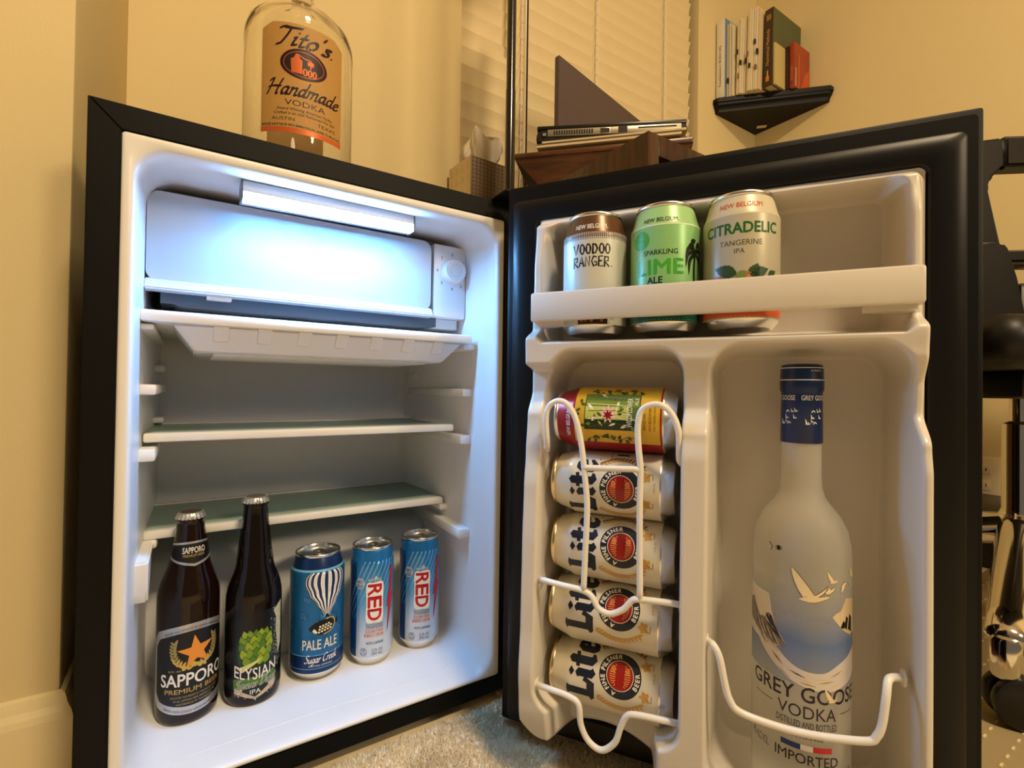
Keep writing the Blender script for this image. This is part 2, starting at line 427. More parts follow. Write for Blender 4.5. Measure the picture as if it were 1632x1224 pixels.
# blind
bl = thing('window_blind', 'cream horizontal slat blind closed over the window behind the laptop', 'blind', (0, WY + .022, 0))
slat = None; z = .85; k = 0
while z < 2.10:
    if slat is None:
        bm = bmesh.new(); sec = [(-.004, -.0245), (-.0015, -.012), (.0005, 0), (.0015, .012), (.0006, .0250), (.0036, .0252), (.0038, .012), (.0026, 0), (.0006, -.012), (-.002, -.0245)]
        tl = radians(17)
        prism(bm, [(a * cos(tl) - b * sin(tl), b * cos(tl) + a * sin(tl)) for a, b in sec], .642, 1.558, 'x')
        slat = link('slat', bm, BLIND, bl, smooth=30); o = slat
    else:
        o = slat.copy(); COL.objects.link(o); o.parent = bl
    o.location = (0, 0, z); z += .0466
for xx in (.83, 1.105, 1.417):
    bm = bmesh.new()
    for dx in (-.004, .003):
        tube(bm, [(xx + dx, -.0125, .85), (xx + dx, -.0125, 2.10)], .0012, 6)
    zz = .865
    while zz < 2.08:
        tube(bm, [(xx - .003, -.012, zz), (xx - .0075, -.0155, zz + .020), (xx - .0005, -.0125, zz + .044)], .0009, 5); zz += .0466
    link('ladder_cord', bm, CORD, bl)
bm = bmesh.new(); tube(bm, [(.773, -.03, 1.335), (.773, -.03, 2.08)], .0045, 8); link('tilt_wand', bm, CORD, bl)
box('head_rail', .64, 1.56, -.03, .03, 2.10, 2.145, BLIND, bl, bev=.003)

# ------------------------------------------------------------------ the fridge cabinet
fr = thing('mini_fridge', 'black mini fridge with white interior, its door swung wide open', 'fridge')
BZ = .0233
bm = bmesh.new()
bx(bm, .0, FW, .012, .445, .012, FH, .004)
# hollow it: remove the front face area by replacing with liner; carve by deleting front faces
for f in [f for f in bm.faces if f.normal.y < -.9]: bm.faces.remove(f)
link('cabinet_shell', bm, BLACK, fr, smooth=30)
for x in (.05, .40):
    for y in (.05, .40):
        bm = bmesh.new(); bmesh.ops.create_cone(bm, cap_ends=True, segments=16, radius1=.016, radius2=.013, depth=.0125, matrix=Matrix.Translation((x, y, .00625)))
        link('foot', bm, BLACK, fr)
e = .0003; BB = .0335
def bez(name, pts):
    bm = bmesh.new(); prism(bm, pts, 0, .016, 'y')
    es = [ed for ed in bm.edges if all(abs(v.co.y) < 1e-6 for v in ed.verts)]
    bmesh.ops.bevel(bm, geom=es, offset=.0009, segments=2, affect='EDGES')
    return link(name, bm, BLACK, fr, smooth=30)
bez('bezel_strip', [(0, .012), (BZ, BB), (BZ, FH - BZ - e), (0, FH - e)])
bez('bezel_strip', [(e, FH), (BZ + e, FH - BZ), (FW - BZ - e, FH - BZ), (FW - e, FH)])
bez('bezel_strip', [(FW, FH - e), (FW - BZ, FH - BZ - e), (FW - BZ, BB), (FW, .012)])
bez('bezel_strip', [(e, .012), (FW - e, .012), (FW - BZ - e, BB), (BZ + e, BB)])
box('hinge_plate', .408, FW + .002, -.034, .03, FH + .0006, FH + .0036, BLACK, fr, bev=.001)
# inner liner
bm = bmesh.new()
X0, X1, Z0, Z1 = BZ, FW - BZ, BB, FH - BZ
loft(bm, [(X0, X1, Z0, Z1, .002, .004), (X0 + .001, X1 - .001, Z0 + .001, Z1 - .001, .003, .0002), (X0 + .003, X1 - .003, Z0 + .002, Z1 - .003, .010, -.0006),
          (X0 + .0085, X1 - .0085, Z0 + .004, Z1 - .0085, .026, -.0004), (X0 + .0105, X1 - .0105, Z0 + .0055, Z1 - .0105, .029, .002),
          (X0 + .0118, X1 - .0118, Z0 + .0075, Z1 - .0125, .030, .010), (X0 + .0127, X1 - .0109, Z0 + .0085, Z1 - .012, .030, .03), (X0 + .0165, .400, Z0 + .0085, Z1 - .008, .028, .285), (X0 + .019, .390, Z0 + .012, Z1 - .010, .022, .298)], cap_end=True, n=8)
for f in bm.faces: f.normal_flip()
link('inner_liner', bm, LINER, fr, smooth=60)
# compressor hump at the back of the floor
bm = bmesh.new()
prof = [(.30, .042), (.186, .042), (.190, .15)] + [(.190 + .05 - .05 * cos(radians(a)), .15 + .05 * sin(radians(a))) for a in range(0, 91, 10)] + [(.30, .205)]
prism(bm, [(a, b) for a, b in prof], .037, .404, 'x')
link('compressor_hump', bm, LINER, fr, smooth=35)
# moulded shelf ribs on both side walls
def rib(x0, x1, y0, y1, z0, z1, slope=0.0, tall=None):
    bm = bmesh.new(); bx(bm, x0, x1, y0, y1, z0, z1, .003)
    for v in bm.verts: v.co.z += slope * (v.co.y - y0)
    return link('shelf_rib', bm, LINER, fr, smooth=40)
for z0, z1, y0, y1 in ((.401, .412, .060, .272), (.428, .438, .236, .292), (.361, .369, .236, .292), (.333, .346, .062, .250), (.2265, .2358, .128, .250)):
    rib(.399, .4165, y0, y1, z0, z1); rib(.0335, .0505, y0, y1, z0, z1)
rib(.397, .4165, .062, .185, .200, .214, .03)
bm = bmesh.new(); prism(bm, [(.050, .205), (.058, .192), (.075, .200), (.100, .228), (.185, .2285), (.185, .2355), (.050, .2355)], .0335, .047, 'x')
bmesh.ops.bevel(bm, geom=bm.edges[:], offset=.002, segments=2, affect='EDGES'); link('shelf_rib', bm, LINER, fr, smooth=40)
rib(.397, .4165, .055, .28, .4665, .4735); rib(.0335, .0475, .055, .28, .4665, .4735)
# floor groove line
bm = bmesh.new(); tube(bm, catmull([(.07, .030, .0418), (.20, .034, .0418), (.34, .030, .0418), (.385, .05, .0418)], 8), .0006, 6); link('floor_bead', bm, LINER, fr, smooth='all')
# glass shelves
def shelf(name, y0, y1, x0, x1, z):
    g = box(name, x0, x1, y0 + .003, y1, z - .0045, z - .0005, SHELFG, fr, bev=.0006)
    t = bmesh.new(); bx(t, x0 - .0005, x1 + .0005, y0, y0 + .012, z - .009, z + .0008, .0022); link('front_trim', t, LINER, g, smooth=40)
    t = bmesh.new(); bx(t, x0, x1, y1 - .006, y1 + .002, z - .0065, z + .001, .001); link('rear_trim', t, LINER, g, smooth=40)
    return g
shelf('glass_shelf', .085, .255, .0385, .3985, .3595)
shelf('glass_shelf', .1315, .288, .0375, .4055, .2450)
# drip tray
bm = bmesh.new(); bx(bm, .0355, .4065, .046, .275, .4745, .4865, .003)
tr = link('drip_tray', bm, LINER, fr, smooth=40)
bm = bmesh.new()
A = [(.062, .050), (.392, .050), (.392, .262), (.062, .262)]; B = [(.082, .072), (.372, .072), (.372, .245), (.082, .245)]
va = [bm.verts.new((x, y, .4745)) for x, y in A]; vb = [bm.verts.new((x, y, .4475)) for x, y in B]
bm.faces.new(vb[::-1])
for i in range(4): bm.faces.new((va[i], vb[i], vb[(i + 1) % 4], va[(i + 1) % 4]))
bm.faces.new(va); bmesh.ops.recalc_face_normals(bm, faces=bm.faces[:])
bmesh.ops.bevel(bm, geom=[e_ for e_ in bm.edges], offset=.002, segments=2, affect='EDGES'); link('tray_basin', bm, LINER, tr, smooth=40)
NOTCH = mat('tray_notch_plastic', (.62, .60, .56), .4)
for k in range(7):
    x = .098 + k * .042
    bm = bmesh.new(); bx(bm, x, x + .015, .0490, .064, .459, .4750, .002)
    for v in bm.verts:
        if v.co.z < .466: v.co.y += .0105
    link('tray_notch', bm, LINER, tr, smooth=40)
bm = bmesh.new()
for k in range(5): bx(bm, .10, .355, .090 + k * .030, .096 + k * .030, .4452, .4480, .001)
link('tray_ridge', bm, LINER, tr, smooth=40)
# evaporator (ice box) with ridged sides
bm = bmesh.new(); bx(bm, .050, .372, .094, .285, .500, .622)
for k in range(9):
    y = .098 + k * .020; tube(bm, catmull([(.05, y, .53), (.062, y, .503), (.09, y, .499), (.20, y, .499), (.34, y, .499), (.37, y, .503)], 4), .0035, 6)
link('evaporator', bm, DARK, fr, smooth=50)
# freezer door
bm = bmesh.new()
fs = prism(bm, rrect(.0375, .3575, .5205, .6165, .012, 5), .080, .0885, 'y')
for v in bm.verts:
    if v.co.z < .534: v.co.z = max(v.co.z, .5205)
fd = link('freezer_door', bm, FDOOR, fr, smooth=30)
bm = bmesh.new(); prism(bm, [(.0885, .5235), (.079, .5235), (.0725, .5125), (.0735, .5105), (.0885, .5105)], .0365, .3590, 'x')
bmesh.ops.bevel(bm, geom=bm.edges[:], offset=.0012, segments=2, affect='EDGES'); link('door_lip', bm, FDOOR, fd, smooth=40)
box('hinge_tab', .092, .116, .078, .090, .5065, .5105, LINER, fd, bev=.0006)
bm = bmesh.new(); tube(bm, [(.0365, .084, .604), (.0365, .084, .609)], .003, 8); bx(bm, .0335, .0375, .081, .087, .600, .612, .0008); link('hinge_pin', bm, TAB, fd)
# control box
cb = bmesh.new(); bx(cb, .3622, .4130, .0815, .275, .5130, .6165, .0025)
cb = link('control_box', cb, LINER, fr, smooth=40)
bm = bmesh.new(); bx(bm, .330, .408, .098, .27, .4985, .5128, .001); link('control_wedge', bm, LINER, cb, smooth=40)
bm = bmesh.new(); lathe(bm, [(0, 0), (.0178, 0), (.0176, .003), (.0160, .0125), (.0152, .0135), (.0090, .0137), (.0086, .0130), (.0082, .0137), (0, .0138)], 40)
kn = link('control_dial', bm, LINER, cb, smooth=30); kn.matrix_world = Matrix.Translation((.3905, .0813, .5795)) @ Matrix.Rotation(pi / 2, 4, 'X')
bm = bmesh.new(); bx(bm, -.0009, .0009, .0095, .0145, .0128, .0142, .0004); ko = link('dial_mark', bm, I_WHITE, kn); ko.rotation_euler = (0, 0, radians(30))
P = Print(); DIG = ink('digit', (40, 44, 54))
for i, a in enumerate((90, 38, -8, -52, -90, -135, 180, 135)):
    P.text(str(i), .0245 * cos(radians(a)) * .93, .0245 * sin(radians(a)) - .0022, .0044, DIG, 1)
o = P.build('dial_digits', cb, None, flat=True); o.location = (.3905, .0812, .5795)

# ------------------------------------------------------------------ LED bar
LEDM = mat('led_diffuser', (.9, .95, 1), .4, emit=(.17, .48, 1.0), estr=260)
lb = thing('light_bar', 'slim lit LED bar in silver housing under the fridge ceiling', 'lamp', (.2145, .033, .6135))
lb.rotation_euler = (0, radians(-.6), 0)
bm = bmesh.new(); prism(bm, [(-.0100, .0130), (.0110, .0130), (.0110, -.0062), (.0040, -.0062), (.0028, -.0050), (-.0105, .0016)], -.0945, .0945, 'x')
link('housing', bm, mat('silver_housing', (.62, .63, .65), .45, metal=.3), lb)
bm = bmesh.new(); prism(bm, [(-.0103, .0013), (.0028, -.0052), (.0026, -.0066), (.0000, -.0070), (-.0103, -.0022)], -.0925, .0925, 'x'); link('diffuser', bm, LEDM, lb)
bm = bmesh.new(); bmesh.ops.create_uvsphere(bm, u_segments=14, v_segments=10, radius=.0036, matrix=Matrix.Translation((.006, -.0060, -.0048))); link('motion_sensor', bm, mat('sensor_dome', (.55, .66, .72), .2, trans=.3), lb, smooth='all')
for sx in (-.0955, .0935): box('end_cap', sx, sx + .002, -.0108, .0112, -.0070, .0132, mat('grey_cap', (.10, .105, .11), .4), lb)

# ------------------------------------------------------------------ the door
DANG = radians(57.8); DO = Vector((0.41773, -0.03611, 0))
dd = Vector((cos(DANG), -sin(DANG), 0)); dn = Vector((-sin(DANG), -cos(DANG), 0))
def DW(s, q, z): return DO + dd * s + dn * q + Vector((0, 0, z))
bm = bmesh.new(); bx(bm, 0, FW, -.0155, .010, .010, FH - .001, .003)
door = link('door', bm, BLACK, fr, smooth=30, label='open black fridge door with white moulded inner side'); door.location = DO; door.rotation_euler = (0, 0, -DANG)
def dobj(name, bm, mt, smooth=True, label=None): return link(name, bm, mt, door, smooth=smooth, label=label)
# gasket: a soft ridged frame (local y = -q)
bm = bmesh.new()
G = [(.004, .447, .013, .655, .004, -.0155), (.0045, .4465, .0135, .6545, .004, -.0172), (.0155, .4350, .0255, .6350, .006, -.0178), (.0158, .4342, .0258, .6345, .006, -.0330), (.0175, .4325, .0275, .6328, .007, -.0346),
     (.026, .4240, .036, .6240, .010, -.0362), (.036, .4140, .045, .6150, .010, -.0358), (.044, .4090, .050, .6115, .008, -.0345), (.052, .4030, .056, .6050, .008, -.0200), (.052, .4030, .056, .6050, .008, -.0156)]
loft(bm, G, n=5)
dobj('door_gasket', bm, GASKET, 40)
# moulded liner as a fine relief over (s, z)
def sst(a, b, x):
    t = min(1, max(0, (x - a) / (b - a))); return t * t * (3 - 2 * t)
def lin(x, T):
    if x <= T[0][0]: return T[0][1]
    for (a, u), (b, v) in zip(T[:-1], T[1:]):
        if x <= b: t = (x - a) / (b - a); t = t * t * (3 - 2 * t); return u + (v - u) * t
    return T[-1][1]
def rr(s, z, s0, s1, z0, z1, r):
    cx, cz = (s0 + s1) / 2, (z0 + z1) / 2; qx, qz = abs(s - cx) - (s1 - s0) / 2 + r, abs(z - cz) - (z1 - z0) / 2 + r
    return -(sqrt(max(qx, 0) ** 2 + max(qz, 0) ** 2) + min(max(qx, qz), 0) - r)     # >0 inside
LS0, LS1, LZ1 = .0495, .4065, .6095
CL = [(.03, .085), (.09, .097), (.12, .099), (.17, .095), (.25, .093), (.31, .090), (.345, .086), (.385, .082), (.412, .068), (.432, .068), (.440, .090), (.464, .091), (.478, .070), (.54, .067), (.590, .062), (.600, .050), (.610, .034)]
CR = [(.03, .100), (.17, .102), (.35, .101), (.372, .097), (.398, .076), (.42, .078), (.445, .090), (.464, .092), (.478, .072), (.56, .071), (.592, .064), (.602, .048), (.610, .034)]
def zbot(s):
    if s < .086: return .0405 + .030 * (max(0, .080 - s) / .030) ** 2
    if s < .192:
        t = (s - .134) / .052; return .0535 - .0155 * t * t
    return .028
def relief(s, z):
    u = sst(.10, .22, s); cr = lin(z, CL) * (1 - u) + lin(z, CR) * u
    # dispenser floor lip is shallow between its two lobes
    zb = zbot(s)
    dout = rr(s, z, LS0, LS1, -.2, LZ1, .012)
    ramp = .0085 + .006 * sst(.3, .4, s)
    q = .031 + (cr - .031) * sst(0.0005, ramp, dout)
    # A: top shelf recess
    tA = min(sst(0, .009, rr(s, z, .0665, .388, .4585, .597, .016)), sst(0, .0105, z - .4600))
    q = q + (.0185 - q) * tA
    # B: can dispenser alcove
    rb = rr(s, z, .0725 + .012 * sst(.41, .45, z), .2155, .0855, .4535, .024)
    tB = sst(0, .009, rb); q = q + (.0185 - q) * tB
    # lip of the dispenser floor
    if .075 < s < .205 and z < .0905:
        mid = sst(.086, .102, s) * (1 - sst(.182, .198, s))
        lip = .050 + .0 * z
        q = q + (min(q, lip) - q) * mid
    # C: bottle alcove
    tC = sst(0, .011, rr(s, z, .2355, .3885, .058, .4560, .030)); q = q + (.0165 - q) * tC
    # small bumps on the shelf ledge between cans
    for sc in (.162, .232):
        q -= 0
    # rounding towards the lower outline of the two feet
    fb = sst(0, .016, z - zb); base = .030
    if s < .215: q = base + (q - base) * sqrt(max(fb, 0))
    return q
bm = bmesh.new()
NS, NZ = 238, 392
zlo = .026
ss = [LS0 + (LS1 - LS0) * i / (NS - 1) for i in range(NS)]; zs = [zlo + (LZ1 - zlo) * j / (NZ - 1) for j in range(NZ)]
V = [[None] * NZ for _ in range(NS)]
for i, s in enumerate(ss):
    zb = zbot(s)
    for j, z in enumerate(zs):
        if z < zb - .0016: continue
        V[i][j] = bm.verts.new((s, -relief(s, max(z, zb)), max(z, zb)))
for i in range(NS - 1):
    for j in range(NZ - 1):
        qd = (V[i][j], V[i + 1][j], V[i + 1][j + 1], V[i][j + 1])
        if all(qd): bm.faces.new(qd)
        else:
            t3 = [v for v in qd if v]
            if len(t3) == 3: bm.faces.new(t3)
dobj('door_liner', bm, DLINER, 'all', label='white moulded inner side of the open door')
# rail of the top door shelf
bm = bmesh.new(); bx(bm, .0655, .3895, -.0985, -.0925, .4815, .5115, .0028)
for s0, s1 in ((.0655, .0695), (.3855, .3895)): bx(bm, s0, s1, -.0940, -.060, .4815, .5115, .0015)
for s0, s1 in ((.0695, .100), (.352, .3855)):
    prism(bm, [(s0, -.0925), (s1, -.0925), (s1, -.080), ((s0 + s1) / 2, -.070), (s0, -.066)] if s0 < .2 else [(s0, -.0925), (s1, -.0925), (s1, -.066), ((s0 + s1) / 2, -.070), (s0, -.080)], .4780, .4825, 'z')
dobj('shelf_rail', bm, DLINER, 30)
# wire racks
WR = .0030
def wire(name, paths, sock=()):
    bm = bmesh.new()
    for Pth in paths: tube(bm, catmull([(s, -q, z) for s, q, z in Pth], 6), WR, 10)
    o = dobj(name, bm, WIRE, 'all')
    for s, q, z, dr in sock:
        b = bmesh.new(); lathe(b, [(0, 0), (.0065, 0), (.0065, .0016), (.0040, .0022), (0, .0022)], 16)
        k = link('socket', b, WIRE, o, smooth=40); k.matrix_world = o.matrix_world @ Matrix.Translation((s, -q, z)) @ Matrix.Rotation(dr * pi / 2, 4, 'Y')
    return o
q = .0955
up = [(.0765, .072, .3485), (.0800, .080, .3500), (.0835, .091, .3600), (.0836, q, .3841), (.0872, q, .3957), (.0965, q, .4010), (.1065, q, .3974), (.1151, q, .3834), (.1212, q, .3577), (.1254, q, .3242), (.1277, q, .2969), (.1263, q, .2539), (.1250, q, .2172)]
ur = [(.2140, .070, .3440), (.2130, .080, .3450), (.2122, .091, .3520), (.2120, q, .3745), (.2065, q, .3902), (.1976, q, .3986), (.1875, q, .3995), (.1784, q, .3934), (.1755, q, .3786), (.1764, q, .3581), (.1784, q, .3389), (.1780, q, .3084), (.1784, q, .2675), (.1791, q, .2182)]
low = [(.0735, .074, .2105), (.0816, .092, .2180), (.1023, q, .2179), (.123, q, .2167), (.1331, q, .2125), (.14, q, .2024), (.151, q, .1992), (.1635, q, .2058), (.1716, q, .2156), (.1791, q, .2182), (.2050, .093, .2190), (.2160, .086, .2160)]
bot = [(.0755, .088, .1090), (.0790, .092, .1105), (.0938, q, .112), (.1109, q, .1104), (.1212, q, .1053), (.124, q, .0866), (.1317, q, .0732), (.1447, q, .0683), (.1572, q, .0793), (.1624, q, .095), (.1681, q, .1072), (.1774, q, .111), (.2040, .093, .1115), (.2155, .086, .1080)]
wire('can_rack_wire', [up, ur, low, [(.1221, q, .3362), (.150, q + .001, .3375), (.1778, q, .3388)]], [(.0740, .071, .3480, 1), (.0725, .074, .2100, 1), (.2150, .086, .2155, -1), (.2150, .068, .3430, -1)])
wire('can_stop_wire', [bot], [(.0735, .087, .1085, 1), (.2148, .086, .1075, -1)])
bw = [(.2370, .090, .1915), (.2395, q, .1925), (.2430, .100, .1925), (.2478, .102, .1842), (.2519, .102, .1645), (.256, .102, .1504), (.2645, .102, .1421), (.2929, .102, .1384), (.3198, .102, .1393), (.3520, .102, .1449), (.3588, .102, .1507), (.3623, .102, .1618), (.3648, .101, .1822), (.3675, .095, .1920), (.3740, .088, .1920), (.3800, .084, .1905)]
wire('bottle_wire', [bw], [(.2365, .091, .1915, 1), (.3805, .083, .1905, -1)])

# ------------------------------------------------------------------ cans and bottles
def can_profile(R, H, neck, base, tb=.0105):
    return [(0, .0075), (base - .006, .0045), (base - .0022, .0008), (base - .0010, 0), (base + .0006, .0006), (R - .0012, tb), (R - .0003, tb + .0016), (R, tb + .0036), (R, H - .0235), (R - .0004, H - .0215), (R - .0020, H - .0180),
            (neck + .0012, H - .0065), (neck + .0003, H - .0046), (neck, H - .0036)]
def make_can(name, label, R=.033, H=.1225, neck=.0268, base=.0245, body=None, bottom=None, band=None, bandz=None, group=None, lidm=None, cat='can', tb=.0105):
    """body / neck-band / bottom colours by height"""
    t = thing(name, label, cat, group=group)
    pr = can_profile(R, H, neck, base, tb); zcut = tb + .0018
    mats = [bottom or ALU, body, band or body]
    bz = bandz if bandz is not None else H
    bm = bmesh.new()
    pr2 = []
    for p, qn in zip(pr[:-1], pr[1:]):
        pr2.append(p)
        for zc in (zcut, bz):
            if p[1] < zc < qn[1]: pr2.append((p[0] + (qn[0] - p[0]) * (zc - p[1]) / (qn[1] - p[1]), zc))
    pr2.append(pr[-1])
    lathe(bm, pr2, 56, lambda i, z: 0 if z < zcut else (2 if z > bz else 1))
    link('can_body', bm, mats, t, smooth=50)
    bm = bmesh.new()
    lathe(bm, [(neck - .0002, H - .0040), (neck + .0008, H - .0032), (neck + .0010, H - .0012), (neck + .0002, H - .0001), (neck - .0010, H - .0003), (neck - .0019, H - .0022), (neck - .0024, H - .0060), (neck - .0040, H - .0062), (neck - .0048, H - .0045), (0, H - .0043)], 48)
    ld = link('lid', bm, lidm or ALU, t, smooth=50)
    bm = bmesh.new()
    pts = [(.0078 * cos(a) * (1 if cos(a) > 0 else .9), .0125 * sin(a)) for a in [2 * pi * k / 20 for k in range(20)]]
    prism(bm, pts, H - .0040, H - .0026); bmesh.ops.bevel(bm, geom=[e_ for e_ in bm.edges], offset=.0003, segments=1, affect='EDGES')
    link('pull_tab', bm, TAB, t, smooth=30)
    b = bmesh.new(); lathe(b, [(.0022, H - .0028), (.0022, H - .0018), (0, H - .0016)], 12); link('rivet', b, TAB, t, smooth=40)
    return t, pr
def face_cam(t, P, off=0):
    a = atan2(CAM.y - P.y, CAM.x - P.x) + pi / 2 + radians(off)
    t.location = P; t.rotation_euler = (0, 0, a)
mm = .001
# --- top door shelf
BROWN = ink('brown', (96, 66, 44), .3, .3); PALEW = ink('pale_grey', (206, 208, 200), .34, .05)
t, pr = make_can('beer_can', 'white beer can with brown neck band and scrawled black lettering on the top door shelf', body=PALEW, band=BROWN, bandz=.0975, base=.0262, tb=.0062)
face_cam(t, DW(.1222, .0572, .4695), -6)
P = Print()
P.text('NEW BELGIUM.', -.001, .1045, .0046, I_WHITE, 2, w_=.036, bold=.014)
P.rect(-.1, .1, .0955, .0978, ink('dark_brown', (50, 32, 22)), 1)
for k in range(56):
    x = -.0515 + k * .0019; P.poly([(x, .0945), (x + .0005, .0945), (x + .0008, .1005), (x + .0002, .1005)], I_WHITE, 3); 
    P.poly([(x + .0009, .0935), (x + .0015, .0935), (x + .0013, .0962), (x + .0010, .0962)], ink('dark_brown', (50, 32, 22)), 2)
def brush(P, strokes, mt, wd, ox, oy, sc, layer=2):
    for st in strokes: P.stroke([(ox + a * sc, oy + b * sc) for a, b in st], [wd * (1 + .25 * sin(i * 2.1 + len(st))) for i in range(len(st))], mt, layer)
Ost = lambda x, y=0: [(x + .30 * cos(a) * .75, y + .5 + .48 * sin(a)) for a in [radians(k * 30 + 80) for k in range(13)]]
V_ = [[(-.05, 1.0), (.22, 0), (.55, 1.05)]]; D_ = [[(0, 0), (.02, 1)], [(-.06, .98), (.3, .9), (.46, .5), (.3, .08), (-.04, 0)]]
wd = []
for ch, x in (('V', 0), ('O', .95), ('O', 1.60), ('D', 2.05), ('O', 2.95), ('O', 3.58)):
    if ch == 'O': wd.append(Ost(x))
    else: wd += [[(a + x, b) for a, b in st] for st in (V_ if ch == 'V' else D_)]
brush(P, wd, I_BLACK, .0016, -.0190, .0785, .0098)
Rl = [[(0, -.1), (.02, 1)], [(-.06, .95), (.42, .92), (.38, .55), (.03, .46), (.5, -.05)]]
Al = [[(0, 0), (.3, 1.02), (.52, -.02)], [(.08, .36), (.46, .36)]]
Nl = [[(0, 0), (.04, 1), (.42, .05), (.46, 1.02)]]
Gl = [[(.48, .88), (.2, 1), (.0, .5), (.2, .0), (.5, .12), (.5, .42), (.26, .42)]]
El = [[(.42, 1), (.02, .97), (.0, .0), (.45, .0)], [(.0, .52), (.36, .52)]]
wd = []
for L_, x in ((Rl, 0), (Al, .62), (Nl, 1.3), (Gl, 1.95), (El, 2.65), (Rl, 3.25)): wd += [[(a + x, b) for a, b in st] for st in L_]
wd.append([(4.0, 0), (4.06, .05)])
brush(P, wd, I_BLACK, .0015, -.0190, .0660, .0098)
P.rect(-.0135, .0165, .0085, .0235, ink('umber', (42, 26, 20)), 2)
for x, s_ in ((-.0095, .0026), (-.0055, .0014), (.0005, .0026), (.0105, .0024)):
    P.ell(x, .0150, s_ * .8, .0045, ink('rust', (176, 92, 52)), 3); P.ell(x, .0150, s_ * .4, .0022, ink('umber', (42, 26, 20)), 4)
P.text('6.2%', .0215, .0165, .0022, I_BLACK, 2); P.text('IPA', .0215, .0130, .0022, I_BLACK, 2); P.text('12', -.0180, .0165, .0020, I_BLACK, 2); P.text('OZ', -.0180, .0130, .0020, I_BLACK, 2)
P.build('printed_label', t, pr)

LIMEB = ink('lime_body', (140, 196, 128), .34, .08); LIME = ink('lime', (70, 175, 55), .3); TEAL = ink('teal', (12, 84, 74), .3)
t, pr = make_can('sparkling_can', 'pale green can with lime lettering and palm tree, middle of the top door shelf', body=LIMEB, band=ink('lime_neck', (158, 206, 140), .34, .08), bandz=.099, base=.0262, tb=.0062)
face_cam(t, DW(.1932, .0572, .4695), -2)
P = Print()
P.text('NEW BELGIUM.', -.003, .1023, .0042, I_BLACK, 3, w_=.0350, bold=.012)
P.rect(-.1, .1, .0985, .1000, ink('lime_pale', (214, 232, 196)), 1)
P.ell(-.0225, .0860, .0085, .0085, LIME, 2); P.ring(-.0225, .0860, .0092, .0092, .0004, LIME, 2); P.text('100', -.0225, .0865, .0030, LIMEB, 3); P.text('CAL', -.0225, .0825, .0024, LIMEB, 3)
P.text('SPARKLING', -.003, .0710, .0046, I_BLACK, 2, w_=.0320, bold=.008)
P.text('LIME', -.0035, .0525, .0138, LIME, 2, w_=.0440, bold=.03); 
P.text('ALE', -.008, .0440, .0060, I_BLACK, 2, bold=.02)
P.rect(-.1037, .1037, .0082, .0300, TEAL, 1); P.text('FLAVORED WITH NATURAL JUICE', -.006, .0188, .0014, ink('pale_mint', (120, 190, 160)), 3, w_=.026)
# palm
PALM = ink('palm', (18, 26, 14)); P.stroke(catmull([(.0322, .040, 0), (.0315, .056, 0), (.0328, .074, 0)], 6), .0030, PALM, 2)
for ax, ay, cx, cy in ((-.012, -.006, -.008, .002), (-.0115, -.013, -.009, -.004), (-.008, -.020, -.007, -.010), (.010, -.008, .008, .001), (.008, -.018, .007, -.008), (.001, .012, -.004, .008), (-.0095, .003, -.005, .005), (.009, .006, .005, .007)):
    b0 = Vector((.0328, .0735)); pts = catmull([(b0.x, b0.y, 0), (b0.x + cx, b0.y + cy + .002, 0), (b0.x + ax, b0.y + ay, 0)], 7)
    P.stroke(pts, [.0008 + .0030 * sin(pi * min(1, (i + .6) / len(pts))) for i in range(len(pts))], PALM, 2)
    for i, p in enumerate(pts[2:-1]): P.poly([(p.x - .0007, p.y), (p.x + .0007, p.y), (p.x - .0004, p.y - .0042)], PALM, 2)
P.build('printed_label', t, pr)

GREYB = ink('citra_body', (186, 180, 156), .34, .06); DGREEN = ink('deep_green', (34, 104, 46)); COR = ink('coral', (214, 98, 54))
t, pr = make_can('citrus_can', 'pale grey can with green lettering and orange base band, rightmost on top door shelf', body=GREYB, band=ink('citra_neck', (206, 198, 172), .34, .06), bandz=.100, base=.0262, tb=.0062)
face_cam(t, DW(.2618, .0572, .4695), 0)
P = Print()
P.text('NEW BELGIUM', .000, .1068, .0044, COR, 3, w_=.0400, bold=.012)
P.text('CITRADELIC', .0005, .0830, .0092, DGREEN, 2, w_=.0660, bold=.03)
P.text('TANGERINE', .000, .0722, .0046, ink('grey_olive', (92, 92, 76)), 2, w_=.0360); P.text('IPA', -.001, .0650, .0042, ink('grey_olive', (92, 92, 76)), 2, w_=.0085)
LEAF = ink('leaf', (52, 78, 42)); LEAF2 = ink('leaf_light', (120, 138, 70))
def leaf(P, x, y, L, a, wd, mt, layer=2, lobes=0):
    up_, dn_ = [], []
    for i in range(13):
        f = i / 12; h = wd * sin(pi * f ** .8) * (1 + (.18 if i % 2 and lobes else 0)); up_.append((L * f, h)); dn_.append((L * f, -h))
    pts = up_ + dn_[::-1][1:-1]; P.poly([(x + p * cos(a) - r_ * sin(a), y + p * sin(a) + r_ * cos(a)) for p, r_ in pts], mt, layer)
leaf(P, -.003, .0465, .021, radians(160), .0052, LEAF, 3, 1); leaf(P, -.004, .0440, .012, radians(18), .0035, LEAF2, 3, 1); leaf(P, .010, .0430, .013, radians(72), .0050, LEAF, 3, 1); leaf(P, .008, .0450, .017, radians(20), .0048, LEAF, 3, 1); leaf(P, .024, .0445, .010, radians(30), .0030, LEAF, 3, 1)
P.ell(-.021, .037, .011, .0095, COR, 2); P.ell(.006, .034, .014, .0105, ink('tangerine', (226, 122, 40)), 2); P.ell(.028, .036, .010, .0090, COR, 2)
P.stroke([(.004, .0440), (.0055, .048), (.0085, .047)], .0010, COR, 4)
